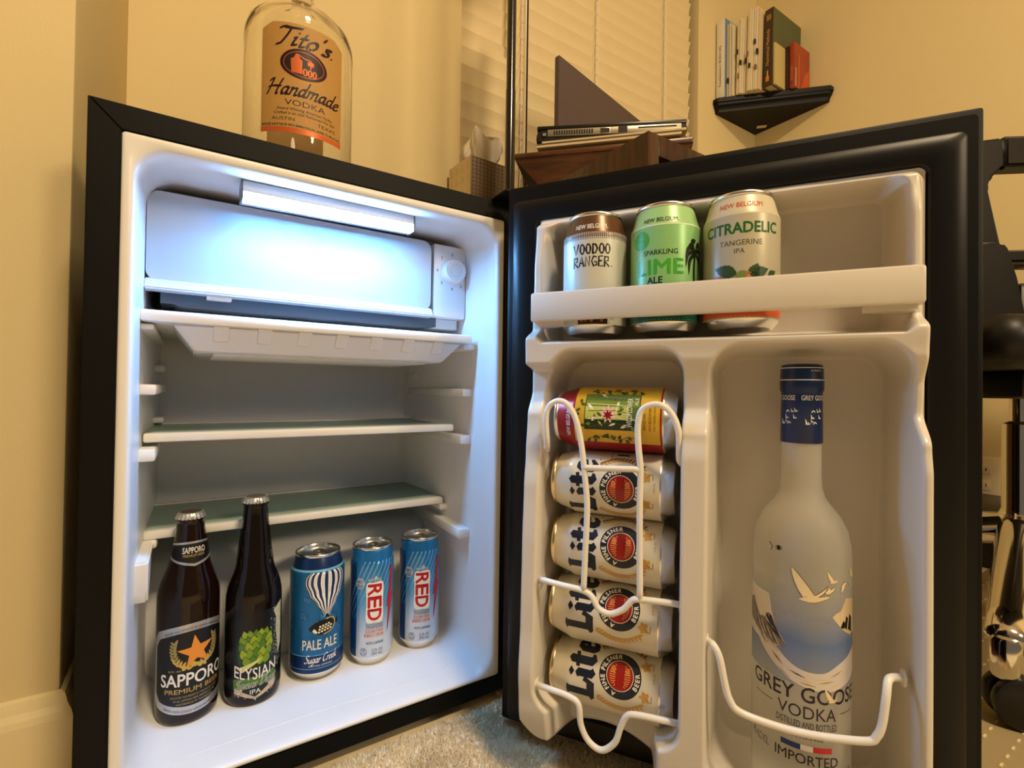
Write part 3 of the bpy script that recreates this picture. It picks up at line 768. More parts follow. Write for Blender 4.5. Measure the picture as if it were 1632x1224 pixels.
P.rect(-.1037, .1037, .0090, .0275, COR, 1); P.text('NEW BREWING, FORT COLLINS, CO & ASHEVILLE', .004, .0185, .0016, I_BLACK, 3, w_=.042); P.text('AROMA', .024, .0262, .0022, I_BLACK, 3)
P.build('printed_label', t, pr)

# --- cans lying in the door dispenser
def lay(t, s, q, z, H, extra=0):
    """axis along the door, top to the hinge side, printed front turned to the viewer"""
    C0 = DW(s, q, z); v = CAM - C0; phi = atan2(v.z, v.dot(dn)) + radians(extra)
    Z = -dd; front = dn * cos(phi) + Vector((0, 0, 1)) * sin(phi); Y = -front; X = Y.cross(Z)
    M = Matrix.Identity(4)
    for i in range(3): M[i][0] = X[i]; M[i][1] = Y[i]; M[i][2] = Z[i]
    base = C0 - Z * (H / 2)
    for i in range(3): M[i][3] = base[i]
    t.matrix_world = M
CZ = [.1170, .1833, .2496, .3159, .3822]
LITEW = ink('lite_white', (222, 214, 190), .30, .12); LITEN = ink('lite_navy', (22, 30, 46), .35); LGOLD = ink('lite_gold', (206, 160, 84), .3, .3); LRED = ink('lite_red', (150, 28, 20), .3); LTAN = ink('lite_tan', (128, 98, 62), .4)
GOLDLID = mat('gold_rim', (.82, .66, .40), .25, metal=1)
lt, pr = make_can('light_beer_can', 'white beer can with red seal, bottom of the door dispenser stack', body=LITEW, lidm=GOLDLID, group='white beer cans in the door dispenser')
P = Print()
# blackletter word: unit polygons (cap height 1)
BL = [[(.00, 1.0), (.10, .95), (.10, .16), (-.02, .08), (.06, .0), (.56, .0), (.70, .36), (.60, .40), (.54, .24), (.30, .24), (.30, .95), (.36, 1.02), (.16, 1.06)],
      [(.68, .62), (.80, .70), (.92, .62), (.92, .14), (.99, .08), (.86, -.03), (.72, .08), (.72, .56)],
      [(.68, .88), (.80, .96), (.93, .90), (.81, .80)],
      [(1.10, .90), (1.22, 1.0), (1.32, .92), (1.32, .72), (1.44, .76), (1.46, .66), (1.32, .62), (1.32, .16), (1.40, .10), (1.44, .12), (1.44, .04), (1.26, -.04), (1.10, .10), (1.10, .60), (1.00, .60), (1.00, .70), (1.10, .72)],
      [(1.52, .56), (1.66, .74), (1.84, .72), (1.98, .58), (1.98, .40), (1.74, .33), (1.74, .42), (1.82, .46), (1.80, .56), (1.73, .58), (1.72, .20), (1.80, .12), (1.98, .22), (1.98, .14), (1.80, -.04), (1.62, -.03), (1.52, .12)]]
ox, oy, sc_x, sc_y = -.0290, .0742, .0290, .0262
for pl in BL:
    P.poly([(ox + a * sc_x - .0009, oy + b * sc_y + .0007) for a, b in pl], LGOLD, 1)
    P.poly([(ox + a * sc_x, oy + b * sc_y) for a, b in pl], LITEN, 2); P.stroke([(ox + a * sc_x, oy + b * sc_y) for a, b in pl], .0015, LITEN, 2, closed=True)
P.ell(.0300, .0715, .0008, .0008, LITEN, 2)
cy = .0490; rx, ry = .0210, .0205
P.ell(0, cy, rx + .0006, ry + .0006, I_CREAM, 2, 48); P.ell(0, cy, rx, ry, LITEN, 3, 48); P.ell(0, cy, .0136, .0133, I_CREAM, 4, 40); P.ell(0, cy, .0130, .0127, LRED, 5, 40)
P.arctext('A FINE PILSNER', 0, cy, rx - .0056, ry - .0055, radians(84), .0040, I_CREAM, 4, bold=.04, span=radians(172))
P.arctext('BEER', 0, cy, rx - .0016, ry - .0016, radians(-98), .0040, I_CREAM, 4, bold=.04, span=radians(52), inward=True)
rg = random.Random(5)
for sgn in (1, -1):
    for k in range(11):
        x = -.0095 + k * .0019; y1_ = sqrt(max(0, .0112 ** 2 - x * x)); y0_ = .0042 + .0006 * (k % 2)
        if y1_ > y0_ + .001: P.stroke([(x * .82, cy + sgn * y0_), (x, cy + sgn * (y0_ + y1_) / 2), (x * .96, cy + sgn * y1_ * .93)], .0007, ink('wheat', (226, 150, 84)), 6)
    for k in range(5): P.stroke([(.002 + k * .0011, cy + sgn * .0048), (.0025 + k * .0012, cy + sgn * .0090)], .0006, ink('wheat', (226, 150, 84)), 6)
# hop sprigs and barley ears beside the seal
for sx in (1, -1):
    ear = catmull([(sx * .0235, .071, 0), (sx * .0295, .058, 0), (sx * .0290, .044, 0), (sx * .0215, .030, 0)], 8)
    for i, p in enumerate(ear):
        if i % 2 == 0:
            leaf(P, p.x, p.y, .0062, radians(-70 if sx > 0 else -110) + sx * .5, .0013, LTAN if sx > 0 else LGOLD, 2); leaf(P, p.x, p.y, .0058, radians(-70 if sx > 0 else -110) - sx * .6, .0011, LGOLD, 2)
    for a, L in ((30, .0062), (90, .0066), (150, .0062), (210, .0052), (330, .0052)): leaf(P, sx * .0135, .0240, L, radians(a), .0021, LGOLD, 2)
    P.stroke(catmull([(sx * .0135, .024, 0), (sx * .017, .019, 0), (sx * .011, .0185, 0)], 5), .0006, LTAN, 2)
P.text('BREWED IN THE U.S.A.', .040, .060, .0016, LTAN, 2, rot=0, w_=.016); P.rect(.0375, .0405, .044, .056, LITEN, 2)
P.text('12 FL OZ', .004, .0162, .0016, LTAN, 2)
P.build('printed_label', lt, pr)
WHERE = ['bottom of the stack in the door dispenser', 'second from bottom under the curved wire', 'middle one of the five stacked in the door dispenser', 'directly under the red and yellow can']
for i in range(4):
    if i == 0: o = lt
    else:
        o = lt.copy(); COL.objects.link(o)
        for ch in lt.children:
            c = ch.copy(); COL.objects.link(c); c.parent = o
    o['label'] = 'white beer can with blackletter name, ' + WHERE[i]
    lay(o, .1455 + (.0005, -.0012, .0006, -.0004)[i], .0525, CZ[i], .1225, (2, 6, 2, -10)[i])
# red and yellow botanical can on top
YEL = ink('botanic_yellow', (214, 172, 52), .28, .2); BRED = ink('botanic_red', (150, 26, 30), .28, .25); VG = ink('vine_green', (70, 84, 30)); DG = ink('dark_green', (22, 48, 20)); MG = ink('mid_green', (112, 134, 44)); LG2 = ink('pale_leaf', (186, 190, 96))
t, pr = make_can('botanical_can', 'red and yellow beer can with flower picture lying topmost in the door dispenser', body=YEL, band=BRED, bandz=.0985)
P = Print()
P.rect(-.1037, .1037, .0128, .0145, BRED, 2); P.rect(-.1037, -.0265, .0145, .0985, BRED, 2)
P.text('NEW BELGIUM', -.006, .1035, .0042, I_WHITE, 3, w_=.030, bold=.01)
P.rect(-.0115, .0270, .0330, .0880, DG, 2); P.rect(-.0105, .0262, .0338, .0872, ink('field_green', (86, 110, 40)), 3)
P.rect(-.0105, -.0010, .0338, .0872, DG, 4); P.rect(-.0010, .0120, .0440, .0872, LG2, 4); P.rect(.0120, .0185, .0338, .0872, MG, 4)
rg = random.Random(11)
for k in range(26):
    leaf(P, rg.uniform(-.009, .025), rg.uniform(.040, .082), rg.uniform(.004, .010), rg.uniform(0, 6.28), rg.uniform(.0008, .0018), rg.choice([VG, DG, MG, LG2, I_CREAM]), 5)
for k in range(9): leaf(P, .0045, .0640, .0095, radians(k * 40), .0016, ink('petal', (226, 186, 172)), 6)
for k in range(7): leaf(P, .0035, .0640, .0055, radians(k * 51 + 10), .0011, BRED, 7)
for k in range(5): P.stroke(catmull([(-.008 + k * .007, .045, 0), (-.004 + k * .006, .060, 0), (-.009 + k * .008, .084, 0)], 6), .0006, I_CREAM if k % 2 else VG, 6)
for k in range(8): P.stroke([(.018 + .0005 * k, .05 + .0035 * k), (.0235, .049 + .0035 * k)], .0005, ink('sky_blue', (96, 120, 170)), 6)
for y0 in (-.0215, .0310):
    P.stroke(catmull([(y0, .034, 0), (y0 + .003, .044, 0), (y0 - .002, .056, 0), (y0 + .003, .068, 0), (y0, .084, 0)], 6), .0006, VG, 4)
    for k in range(16): leaf(P, y0 + rg.uniform(-.001, .001), .035 + k * .0032, .0062, radians(rg.choice([40, 140, 220, 320]) + rg.uniform(-20, 20)), .0016, rg.choice([VG, DG, VG]), 5)
for k in range(8): leaf(P, -.018 + .0055 * k, .0925, .006, radians(rg.uniform(0, 360)), .0016, VG, 4)
P.text('WILDFLOWER', .007, .0405, .0052, I_WHITE, 7, w_=.030); P.text('ALE', .018, .0350, .0036, I_WHITE, 7)
P.text('BREWED AND', -.002, .0275, .0026, VG, 4, w_=.016); P.text('NEW BELGIUM BREWING', .004, .0225, .0022, BRED, 4, w_=.030); P.text('FORT COLLINS, COLORADO', .004, .0185, .0018, VG, 4, w_=.030)
P.build('printed_label', t, pr); lay(t, .1470, .0515, CZ[4] + .0005, .1225, 0)

# --- vodka bottle in the door
gb = thing('vodka_bottle', 'tall frosted vodka bottle with blue cap standing in the door compartment', 'bottle')
GP = [(0, .004), (.020, .003), (.0335, 0), (.0362, .0012), (.0378, .006), (.0383, .014), (.0383, .212), (.0376, .222), (.0350, .2345), (.0300, .2450), (.0235, .2535), (.0185, .2610), (.0163, .2690), (.0157, .2790), (.0155, .3080), (.0155, .366)]
bm = bmesh.new(); lathe(bm, GP + [(0, .366)], 64); link('bottle_body', bm, FROST, gb, smooth=50)
CAPB = ink('cap_blue', (14, 40, 88), .3); CAPD = ink('cap_navy', (18, 26, 60), .3)
CP = [(.0162, .3080), (.0166, .3085), (.0162, .3500), (.0162, .3520), (.0172, .3545), (.0173, .3630), (.0170, .3640), (.0168, .3740), (.0160, .3765), (.0120, .3775), (0, .3778)]
bm = bmesh.new(); lathe(bm, CP, 48); cp = link('cap', bm, CAPB, gb, smooth=40)
face_cam(gb, DW(.3122, .0562, .0605), 8)
P = Print()
P.rect(-.06, .06, .3628, .3636, I_WHITE, 1); P.rect(-.06, .06, .3735, .3741, I_WHITE, 1)
P.text('OT IMPORTE  B', .010, .3705, .0013, I_WHITE, 1, w_=.010)
for u0 in (-.0185, .0125): P.text('GREY GOOSE', u0 - .002, .3455, .0042, I_WHITE, 1, w_=.026)
def goose(P, x, y, s_, mt, layer=1, out=None):
    b = [(0, 0), (.14, .07), (.42, .17), (.55, .12), (.72, .15), (.80, .16), (.83, .13), (.75, .08), (.62, .03), (.46, -.03), (.30, -.05), (.13, -.03)]
    w1 = [(-.165, .90), (-.16, .76), (-.10, .52), (0, .28), (.14, .06), (.30, .04), (.42, .17), (.30, .36), (.12, .60), (-.06, .82)]
    w2 = [(.42, .15), (.60, .28), (.80, .45), (.78, .36), (.66, .22), (.52, .11)]
    for pl in (w2, b, w1):
        pts = [(x + a * s_, y + c * s_) for a, c in pl]; P.poly(pts, mt, layer + (2 if pl is b else 1))
        if out: P.stroke(pts, s_ * .016, out, layer + (1.5 if pl is not b else 1), closed=True)
def dove(P, x, y, s_, mt):
    P.poly([(x, y), (x + .25 * s_, y + .05 * s_), (x + .15 * s_, y + .5 * s_), (x - .1 * s_, y + .9 * s_), (x + .0 * s_, y + .4 * s_)], mt, 1)
    P.poly([(x, y), (x + .5 * s_, y + .0), (x + .8 * s_, y + .25 * s_), (x + .45 * s_, y + .12 * s_), (x + .4 * s_, y + .45 * s_), (x + .28 * s_, y + .12 * s_)], mt, 1)
for u0 in (-.0155, .0065):
    for k, (x, y, q_) in enumerate(((.001, .3355, .0040), (.0045, .3350, .0040), (.0075, .3355, .0042), (-.001, .3295, .0046), (.0065, .3295, .0044), (-.0055, .3245, .0058), (-.001, .3265, .0034), (.0025, .3255, .0034))):
        if k in (0, 7): P.stroke([(u0 + x - .0015, y - .0006), (u0 + x, y + .0012), (u0 + x + .0018, y - .0002)], .0009, I_WHITE, 1)
        else: dove(P, u0 + x, y, q_, I_WHITE)
P.build('cap_print', cp, CP, du=.0025)
# printed scene: sky, mountains, snow, geese, lettering
def skymat():
    M = D.materials.new('printed_sky'); M.use_nodes = True; nt = M.node_tree; b = nt.nodes['Principled BSDF']
    tc = nt.nodes.new('ShaderNodeTexCoord'); sp = nt.nodes.new('ShaderNodeSeparateXYZ'); nt.links.new(tc.outputs['Object'], sp.inputs[0])
    n = nt.nodes.new('ShaderNodeTexNoise'); n.inputs['Scale'].default_value = 45; nt.links.new(tc.outputs['Object'], n.inputs[0])
    md = nt.nodes.new('ShaderNodeMath'); md.operation = 'MULTIPLY_ADD'; nt.links.new(n.outputs['Fac'], md.inputs[0]); md.inputs[1].default_value = .018; nt.links.new(sp.outputs['Z'], md.inputs[2])
    mr = nt.nodes.new('ShaderNodeMapRange'); mr.inputs['From Min'].default_value = .108; mr.inputs['From Max'].default_value = .222; nt.links.new(md.outputs[0], mr.inputs['Value'])
    r = nt.nodes.new('ShaderNodeValToRGB'); el = r.color_ramp.elements; el[0].position = .0; el[0].color = (.34, .40, .52, 1); el[1].position = 1; el[1].color = (.62, .66, .70, 1)
    e1 = el.new(.42); e1.color = (.10, .18, .42, 1); nt.links.new(mr.outputs[0], r.inputs[0]); nt.links.new(r.outputs[0], b.inputs['Base Color'])
    ra = nt.nodes.new('ShaderNodeValToRGB'); ea = ra.color_ramp.elements; ea[0].position = 0; ea[0].color = (.35, .35, .35, 1); ea[1].position = .86; ea[1].color = (0, 0, 0, 1)
    e2 = ea.new(.40); e2.color = (.88, .88, .88, 1); e3 = ea.new(.66); e3.color = (.32, .32, .32, 1)
    nt.links.new(mr.outputs[0], ra.inputs[0]); nt.links.new(ra.outputs[0], b.inputs['Alpha']); b.inputs['Roughness'].default_value = .45
    return M
SKY = skymat(); GOO = ink('goose_white', (232, 214, 176)); INK = ink('violet_black', (34, 22, 40)); SNOW = ink('snow', (214, 206, 200)); ROCK = ink('rock', (70, 66, 68)); TANW = ink('tan_snow', (220, 198, 158))
P = Print()
P.poly([(-.059, .112), (.059, .112), (.059, .2115), (-.059, .2115)], SKY, 1)
goose(P, -.0073, .1820, .0285, GOO, 3, INK)
goose(P, .0160, .1975, .0100, GOO, 3, INK)
for pts in ([(.0125, .1885), (.0150, .1945), (.0175, .1920), (.0215, .1945), (.0200, .1905), (.0160, .1880)], [(.0265, .1885), (.0280, .1955), (.0320, .1975), (.0370, .1935), (.0325, .1950), (.0300, .1905)]):
    P.poly(pts, GOO, 4); P.stroke(pts, .0004, INK, 5, closed=True)
goose(P, .0400, .2000, .0095, GOO, 3)
# left mountain, right mountain, snow sweep
P.poly([(-.059, .1830), (-.046, .1800), (-.0300, .1795), (-.0275, .1660), (-.0235, .1530), (-.0150, .1410), (-.028, .136), (-.059, .140)], SNOW, 2)
P.poly([(-.059, .1650), (-.0500, .1700), (-.0460, .1640), (-.0400, .1560), (-.0340, .1590), (-.0300, .1630), (-.0270, .1610), (-.0240, .1540), (-.0200, .1470), (-.0150, .1410), (-.0190, .1395), (-.0240, .1385), (-.0300, .1400), (-.0360, .1420), (-.059, .150)], ink('rock_grey', (120, 112, 104)), 3)
P.poly([(-.0430, .1725), (-.0360, .1580), (-.0240, .1500), (-.0310, .1560), (-.0375, .1670)], SNOW, 4)
P.poly([(-.0345, .1560), (-.0318, .1625), (-.0300, .1590), (-.0280, .1620), (-.0255, .1560), (-.0225, .1510), (-.0185, .1440), (-.0240, .1470), (-.0290, .1510)], ink('rock_dark', (30, 28, 30)), 4)
for k in range(9): P.stroke([(-.050 + k * .003, .160 - k * .0016), (-.045 + k * .003, .151 - k * .0014)], .0007, I_BLACK if k % 2 else SNOW, 5)
P.poly([(.0190, .1695), (.0225, .1725), (.0265, .1735), (.0295, .1775), (.0330, .1840), (.059, .178), (.059, .155), (.0400, .1525), (.0330, .1560), (.0270, .1605)], TANW, 2)
for pts in ([(.0268, .1605), (.0300, .1660), (.0320, .1640), (.0310, .1590)], [(.0312, .1605), (.0335, .1690), (.0365, .1670), (.0345, .1575)], [(.0362, .1580), (.0385, .1700), (.0430, .1660), (.0430, .1540)]): P.poly(pts, I_BLACK, 3)
sw = catmull([(-.059, .150, 0), (-.0420, .1480, 0), (-.0290, .1340, 0), (-.0100, .1200, 0), (.0120, .1165, 0), (.0300, .1225, 0), (.059, .136, 0)], 8)
P.stroke(sw, [.021 - .009 * sin(min(i, 40) * .075) for i in range(len(sw))], SNOW, 2)
SAND = ink('sand', (176, 146, 98))
for k in range(22):
    i = 8 + int(k * 1.6); p = sw[min(i, len(sw) - 2)]; q_ = sw[min(i + 1, len(sw) - 1)]; dx, dz = (q_.x - p.x), (q_.y - p.y); L = sqrt(dx * dx + dz * dz) + 1e-9; o_ = ((k * 7) % 9 - 4) * .0012
    P.stroke([(p.x - dz / L * o_ - dx / L * .006, p.y + dx / L * o_ - dz / L * .006), (p.x - dz / L * o_, p.y + dx / L * o_), (p.x - dz / L * o_ + dx / L * .006, p.y + dx / L * o_ + dz / L * .006)], [.0003, .0013, .0003], (TANW, SAND, SNOW, ROCK)[k % 4] if k < 12 else (TANW, SAND, SNOW)[k % 3], 3)
P.text('GREY GOOSE', .000, .0990, .0118, INK, 4, w_=.0930, bold=.012); goose(P, .0150, .1010, .0120, GOO, 5)
P.text('VODKA', .0005, .0855, .0098, INK, 4, w_=.0440); P.stroke([(-.0440, .0910), (-.0260, .0910)], .0006, INK, 4); P.stroke([(.0270, .0910), (.0420, .0910)], .0006, INK, 4)
P.text('DISTILLED AND BOTTLED', .0005, .0775, .0052, INK, 4, w_=.0460); P.text('IN FRANCE', .0005, .0690, .0046, INK, 4, w_=.0230)
P.rect(-.0190, -.0045, .0595, .0640, ink('flag_blue', (22, 48, 110)), 4); P.rect(-.0045, .0045, .0595, .0640, I_WHITE, 4); P.rect(.0045, .0190, .0595, .0640, ink('flag_red', (196, 30, 36)), 4)
P.text('IMPORTED', .0005, .0485, .0078, INK, 4, w_=.0480, bold=.006); P.text('40% ALC./VOL.', -.0390, .0500, .0064, INK, 4, w_=.0200); P.text('750 ML', .0360, .0400, .0052, INK, 4, w_=.0120)
P.stroke([(-.0305, .2235), (-.0275, .2205), (-.0285, .2170)], .0007, INK, 4)
P.ell(-.0220, .2205, .0018, .0018, I_BLACK, 4, 12); P.ring(-.0220, .2205, .0030, .0020, .0004, ROCK, 4, 14)
P.build('printed_label', gb, GP)

# --- on the fridge floor
FZ = .0422
def crown(parent, z, r, topcol):
    bm = bmesh.new(); seg = 84
    prof = [(r * 1.10, -.0052), (r * 1.12, -.0045), (r * 1.05, -.0010), (r * .96, .0010), (r * .80, .0018), (0, .0020)]
    rings = []
    for j, (rad, zz) in enumerate(prof[:-1]):
        amp = (.045, .04, .02, .004, 0)[j]
        rings.append([bm.verts.new((rad * (1 + amp * cos(21 * 2 * pi * k / seg)) * cos(2 * pi * k / seg), rad * (1 + amp * cos(21 * 2 * pi * k / seg)) * sin(2 * pi * k / seg), z + zz)) for k in range(seg)])
    for a, b in zip(rings[:-1], rings[1:]):
        for k in range(seg): bm.faces.new((a[k], a[(k + 1) % seg], b[(k + 1) % seg], b[k]))
    f = bm.faces.new(rings[-1]); f.material_index = 1
    return link('crown_cap', bm, [mat('cap_silver', (.72, .70, .64), .3, metal=.85), topcol], parent, smooth=35)
def beer_bottle(name, label, prof, glass, ztop, rcap, topcol):
    t = thing(name, label, 'bottle'); bm = bmesh.new(); lathe(bm, prof + [(0, prof[-1][1])], 56); link('bottle_glass', bm, glass, t, smooth=50)
    crown(t, ztop, rcap, topcol); return t
SP = [(0, .003), (.020, .0015), (.0265, 0), (.0288, .0016), (.0301, .006), (.0305, .012), (.0305, .128), (.0303, .136), (.0292, .143), (.0268, .1515), (.0240, .1585), (.0213, .1660), (.0195, .1730), (.0178, .1840), (.0160, .1950), (.0140, .2080), (.0132, .2135), (.0132, .2155), (.0142, .2165), (.0143, .2195), (.0136, .2205), (.0132, .2240)]
t = beer_bottle('lager_bottle', 'brown beer bottle with orange star label, leftmost on the fridge floor', SP, AMBER, .2240, .0132, mat('cap_dark', (.06, .035, .02), .4))
face_cam(t, Vector((.0820, .1150, FZ)), 0); t.rotation_euler.z += radians(13)
P = Print(); LB = ink('label_black', (14, 14, 16), .45)
def hexlab(x, lo, hi, b, up_, dn_): return [(-x, lo), (-x * .55, lo - dn_ * .55), (0, lo - dn_), (x * .55, lo - dn_ * .55), (x, lo), (x, hi), (x * .55, hi + up_ * .6), (0, hi + up_), (-x * .55, hi + up_ * .6), (-x, hi)]
def rounded(pts, n=6): return [(v.x, v.y) for v in catmull([(a, b, 0) for a, b in pts], n, closed=True)]
def wavy(x, lo, hi, up_, dn_, r=.006):
    out = []
    N = 14
    for k in range(N + 1):
        a = -1 + 2 * k / N; e_ = max(0, abs(a) - .88) / .12; out.append((a * x, lo - dn_ * (1 - a * a) + r * e_ * e_))
    for k in range(N + 1):
        a = 1 - 2 * k / N; e_ = max(0, abs(a) - .88) / .12; out.append((a * x, hi + up_ * (1 - a * a) - r * e_ * e_))
    return out
P.poly(wavy(.0470, .0225, .0980, .0115, .0105), I_SILVER, 1); P.poly(wavy(.0440, .0275, .0925, .0105, .0085), I_SILVER, 2); P.poly(wavy(.0425, .0290, .0910, .0105, .0085), LB, 3)
P.text('BREWED AND IMPORTED BY SAPPORO BREWING CO.', 0, .1030, .0026, LB, 3, w_=.060, arc=-6.3); P.text('BREWED UNDER LICENSE BY SAPPORO BREWING COMPANY', 0, .0138, .0026, LB, 3, w_=.060, arc=5.4)
P.star(.001, .0780, .0185, ink('star_orange', (226, 144, 52), .4), 5, rot=90 + 6)
for sx in (1, -1):
    br = catmull([(sx * .004, .0605, 0), (sx * .016, .0660, 0), (sx * .0205, .0780, 0), (sx * .0190, .0900, 0)], 7)
    for i, p in enumerate(br):
        if i % 2 == 0: leaf(P, p.x, p.y, .0068, radians(90 + sx * 25) , .0014, I_GOLD if i < 10 else ink('olive_gold', (150, 138, 84)), 4); leaf(P, p.x, p.y, .0060, radians(90 - sx * 50), .0013, I_GOLD if i < 12 else ink('olive_gold', (150, 138, 84)), 4)
for k in range(10): leaf(P, -.012 + k * .0026, .0600 + .002 * (k % 3), .0056, radians(40 + 100 * (k % 2)), .0017, ink('hop_gold', (200, 176, 70)), 4)
P.text('SAPPORO', 0, .0435, .0128, I_WHITE, 5, w_=.0680, bold=.018); P.text('PREMIUM BEER', 0, .0355, .0048, I_GOLD, 5, w_=.0580, bold=.012); P.text('ESTD. 1876', -.019, .0590, .0018, I_GOLD, 5)
for k, s_ in enumerate(('DISCOVER THE PERFECTLY BALANCED TASTE', 'OF ALL SAPPORO BEER, BREWED AT THE', 'MASTERPIECE OF THE BREWER')): P.text(s_, .001, .0305 - k * .0038, .0020, ink('grey_gold', (168, 150, 110)), 5, w_=.048 - k * .006)
P.build('main_label', t, SP)
P = Print()
NW = lambda x, lo, hi, up_, dn_: [(x * (-1 + 2 * k / 12), lo - dn_ * (1 - abs(-1 + 2 * k / 12)) ** .8) for k in range(13)] + [(x * (1 - 2 * k / 12), hi + up_ * (1 - (1 - 2 * k / 12) ** 2) * .6) for k in range(13)]
P.poly(NW(.0480, .1770, .1925, .004, .0085), I_SILVER, 1); P.poly(NW(.0470, .1795, .1905, .0035, .0085), LB, 2)
P.text('SAPPORO', 0, .1825, .0062, I_WHITE, 3, w_=.0265 * 1.5, bold=.015); P.text('PREMIUM BEER', 0, .1785, .0026, I_GOLD, 3, w_=.036)
P.build('neck_label', t, SP)

EP = [(0, .003), (.020, .0015), (.0265, 0), (.0288, .0016), (.0301, .006), (.0305, .012), (.0305, .114), (.0300, .1245), (.0282, .1335), (.0255, .1420), (.0228, .1490), (.0208, .1560), (.0190, .1700), (.0168, .1880), (.0145, .2080), (.0128, .2240), (.0128, .2265), (.0142, .2275), (.0143, .2305), (.0136, .2320), (.0132, .2350)]
t = beer_bottle('ale_bottle', 'dark long-necked ale bottle with green hop label, second from left on the fridge floor', EP, BLKGLASS, .2350, .0132, mat('cap_mark', (.10, .10, .09), .4))
face_cam(t, Vector((.1478, .1120, FZ)), 0); t.rotation_euler.z += radians(6)
P = Print(); HOP = [ink('hop_a', (150, 168, 34)), ink('hop_b', (118, 150, 32)), ink('hop_c', (78, 120, 36)), ink('hop_dark', (26, 60, 24))]
P.rect(-.0480, .0480, .0140, .1080, ink('label_night', (9, 9, 12), .3), 1)
rg = random.Random(4)
# hop cone made of overlapping scales
P.poly(rounded([(-.020, .060), (-.017, .048), (-.004, .043), (.010, .045), (.018, .054), (.021, .068), (.016, .080), (.002, .086), (-.013, .082), (-.020, .072)]), HOP[3], 2)
lay_ = 3
for row, (yy, n_, wdx, ln) in enumerate(((.082, 5, .026, .013), (.0755, 6, .032, .0135), (.068, 5, .033, .0145), (.0605, 5, .032, .0140), (.053, 4, .026, .0130))):
    for k in range(n_):
        x = -wdx / 2 + wdx * (k + .5) / n_ + rg.uniform(-.0008, .0008); a = radians(90) - x * 26
        leaf(P, x - .004 * cos(a), yy - .006, ln, a, .0046, HOP[3], lay_ + row * 2); leaf(P, x - .004 * cos(a), yy - .0058, ln * .93, a, .0039, HOP[(row + k) % 3], lay_ + row * 2 + 1)
dust = [(.020, .104), (.026, .108), (.034, .112), (.034, .060), (.028, .050), (.026, .066), (.023, .084), (.024, .094)]
P.poly(dust, ink('dust', (206, 206, 176)), 2)
for k in range(260):
    x = .0265 + rg.gauss(0, .0042); y = rg.uniform(.036, .110); r_ = rg.uniform(.0002, .0007); P.ell(x, y, r_, r_, rg.choice([I_CREAM, ink('dust', (206, 206, 176)), ink('dust_d', (120, 124, 100))]), 3, 6)
P.poly([(-.0200, .0455), (-.0140, .0405), (.004, .0520), (.006, .0545)], ink('dust_beam', (214, 208, 140)), 16)
P.poly([(-.0220, .0165), (0, .0085), (.0220, .0165), (.0240, .0235), (0, .0205), (-.0240, .0235)], ink('dust_pink', (206, 188, 160)), 4)
for k in range(200):
    x = rg.uniform(-.024, .024); y = .0095 + abs(x) * .28 + rg.gauss(.003, .002); P.ell(x, y, .0006, .0005, rg.choice([I_CREAM, ink('dust_v', (170, 130, 150)), ink('dust', (206, 206, 176)), I_GOLD]), 5, 6)
P.poly([(-.0235, .0215), (.0240, .0235), (.0210, .0370), (-.0240, .0330)], HOP[2], 16); P.poly([(-.0140, .0190), (0, .0115), (.0140, .0200), (.012, .0245), (-.012, .0235)], ink('deep_pine', (14, 30, 18)), 17)
P.text('ELYSIAN', 0, .0315, .0128, I_WHITE, 18, w_=.0450, bold=.006, arc=9); P.script('Space Dust', 0, .0232, .0092, I_WHITE, 18, w_=.0440, pen=.26, slope=.06); P.script('Space Dust', 0, .0233, .0090, ink('label_night', (9, 9, 12), .3), 20, w_=.0436, pen=.13, slope=.06); P.text('IPA', 0, .0150, .0050, I_WHITE, 18, w_=.0110)
P.build('printed_label', t, EP, eps=.00004)

# tall blue ale can
PB = ink('ale_blue', (30, 104, 158), .28, .25); PN = ink('ale_navy', (18, 48, 96), .28, .2); PL = ink('ale_light', (110, 184, 222), .3); PD = ink('ale_mid', (22, 82, 134), .3, .2)
t, pr = make_can('ale_can', 'tall blue ale can with striped balloon drawing, middle of the fridge floor', R=.0332, H=.1570, neck=.0268, base=.0245, body=PB, band=PN, bandz=.1400)
bl_ = t; face_cam(t, Vector((.2230, .1230, FZ)), 8)
P = Print(); rg = random.Random(9)
P.rect(-.1043, .1043, .1375, .1400, PL, 2); P.rect(-.1043, .1043, .0128, .0345, PN, 2); P.rect(-.1043, .1043, .0342, .0350, PL, 3); P.rect(-.1043, .1043, .0180, .0186, PL, 3)
for k in range(70):
    x = rg.uniform(-.055, .055); y = rg.uniform(.042, .132); r_ = rg.uniform(.002, .005); P.ring(x, y, r_, r_ * rg.uniform(.8, 1.6), .0004, PD, 2, 14); P.ring(x, y, r_ * .5, r_ * .6, .0003, rg.choice([PL, PL, PD]), 2, 10)
bcx, btop, bbot = .0075, .1370, .0840
def bw_(f): # half width of the balloon at height fraction (0 bottom, 1 top)
    return .0205 * (sin(pi * min(1, (f * .62 + .0))) ** .9 if f < .8 else sqrt(max(0, 1 - ((f - .8) / .2) ** 2 * .75)))
def bhw(y):
    f = (y - bbot) / (btop - bbot); return 1.28 * lin(f, [(0, .0022), (.25, .0095), (.5, .0165), (.75, .0208), (.9, .0200), (1.0, .0155)])
ys = [bbot + (btop - bbot) * k / 16 for k in range(17)]
P.poly([(bcx - bhw(y), y) for y in ys] + [(bcx + bhw(y), y) for y in ys[::-1]], PN, 4); 
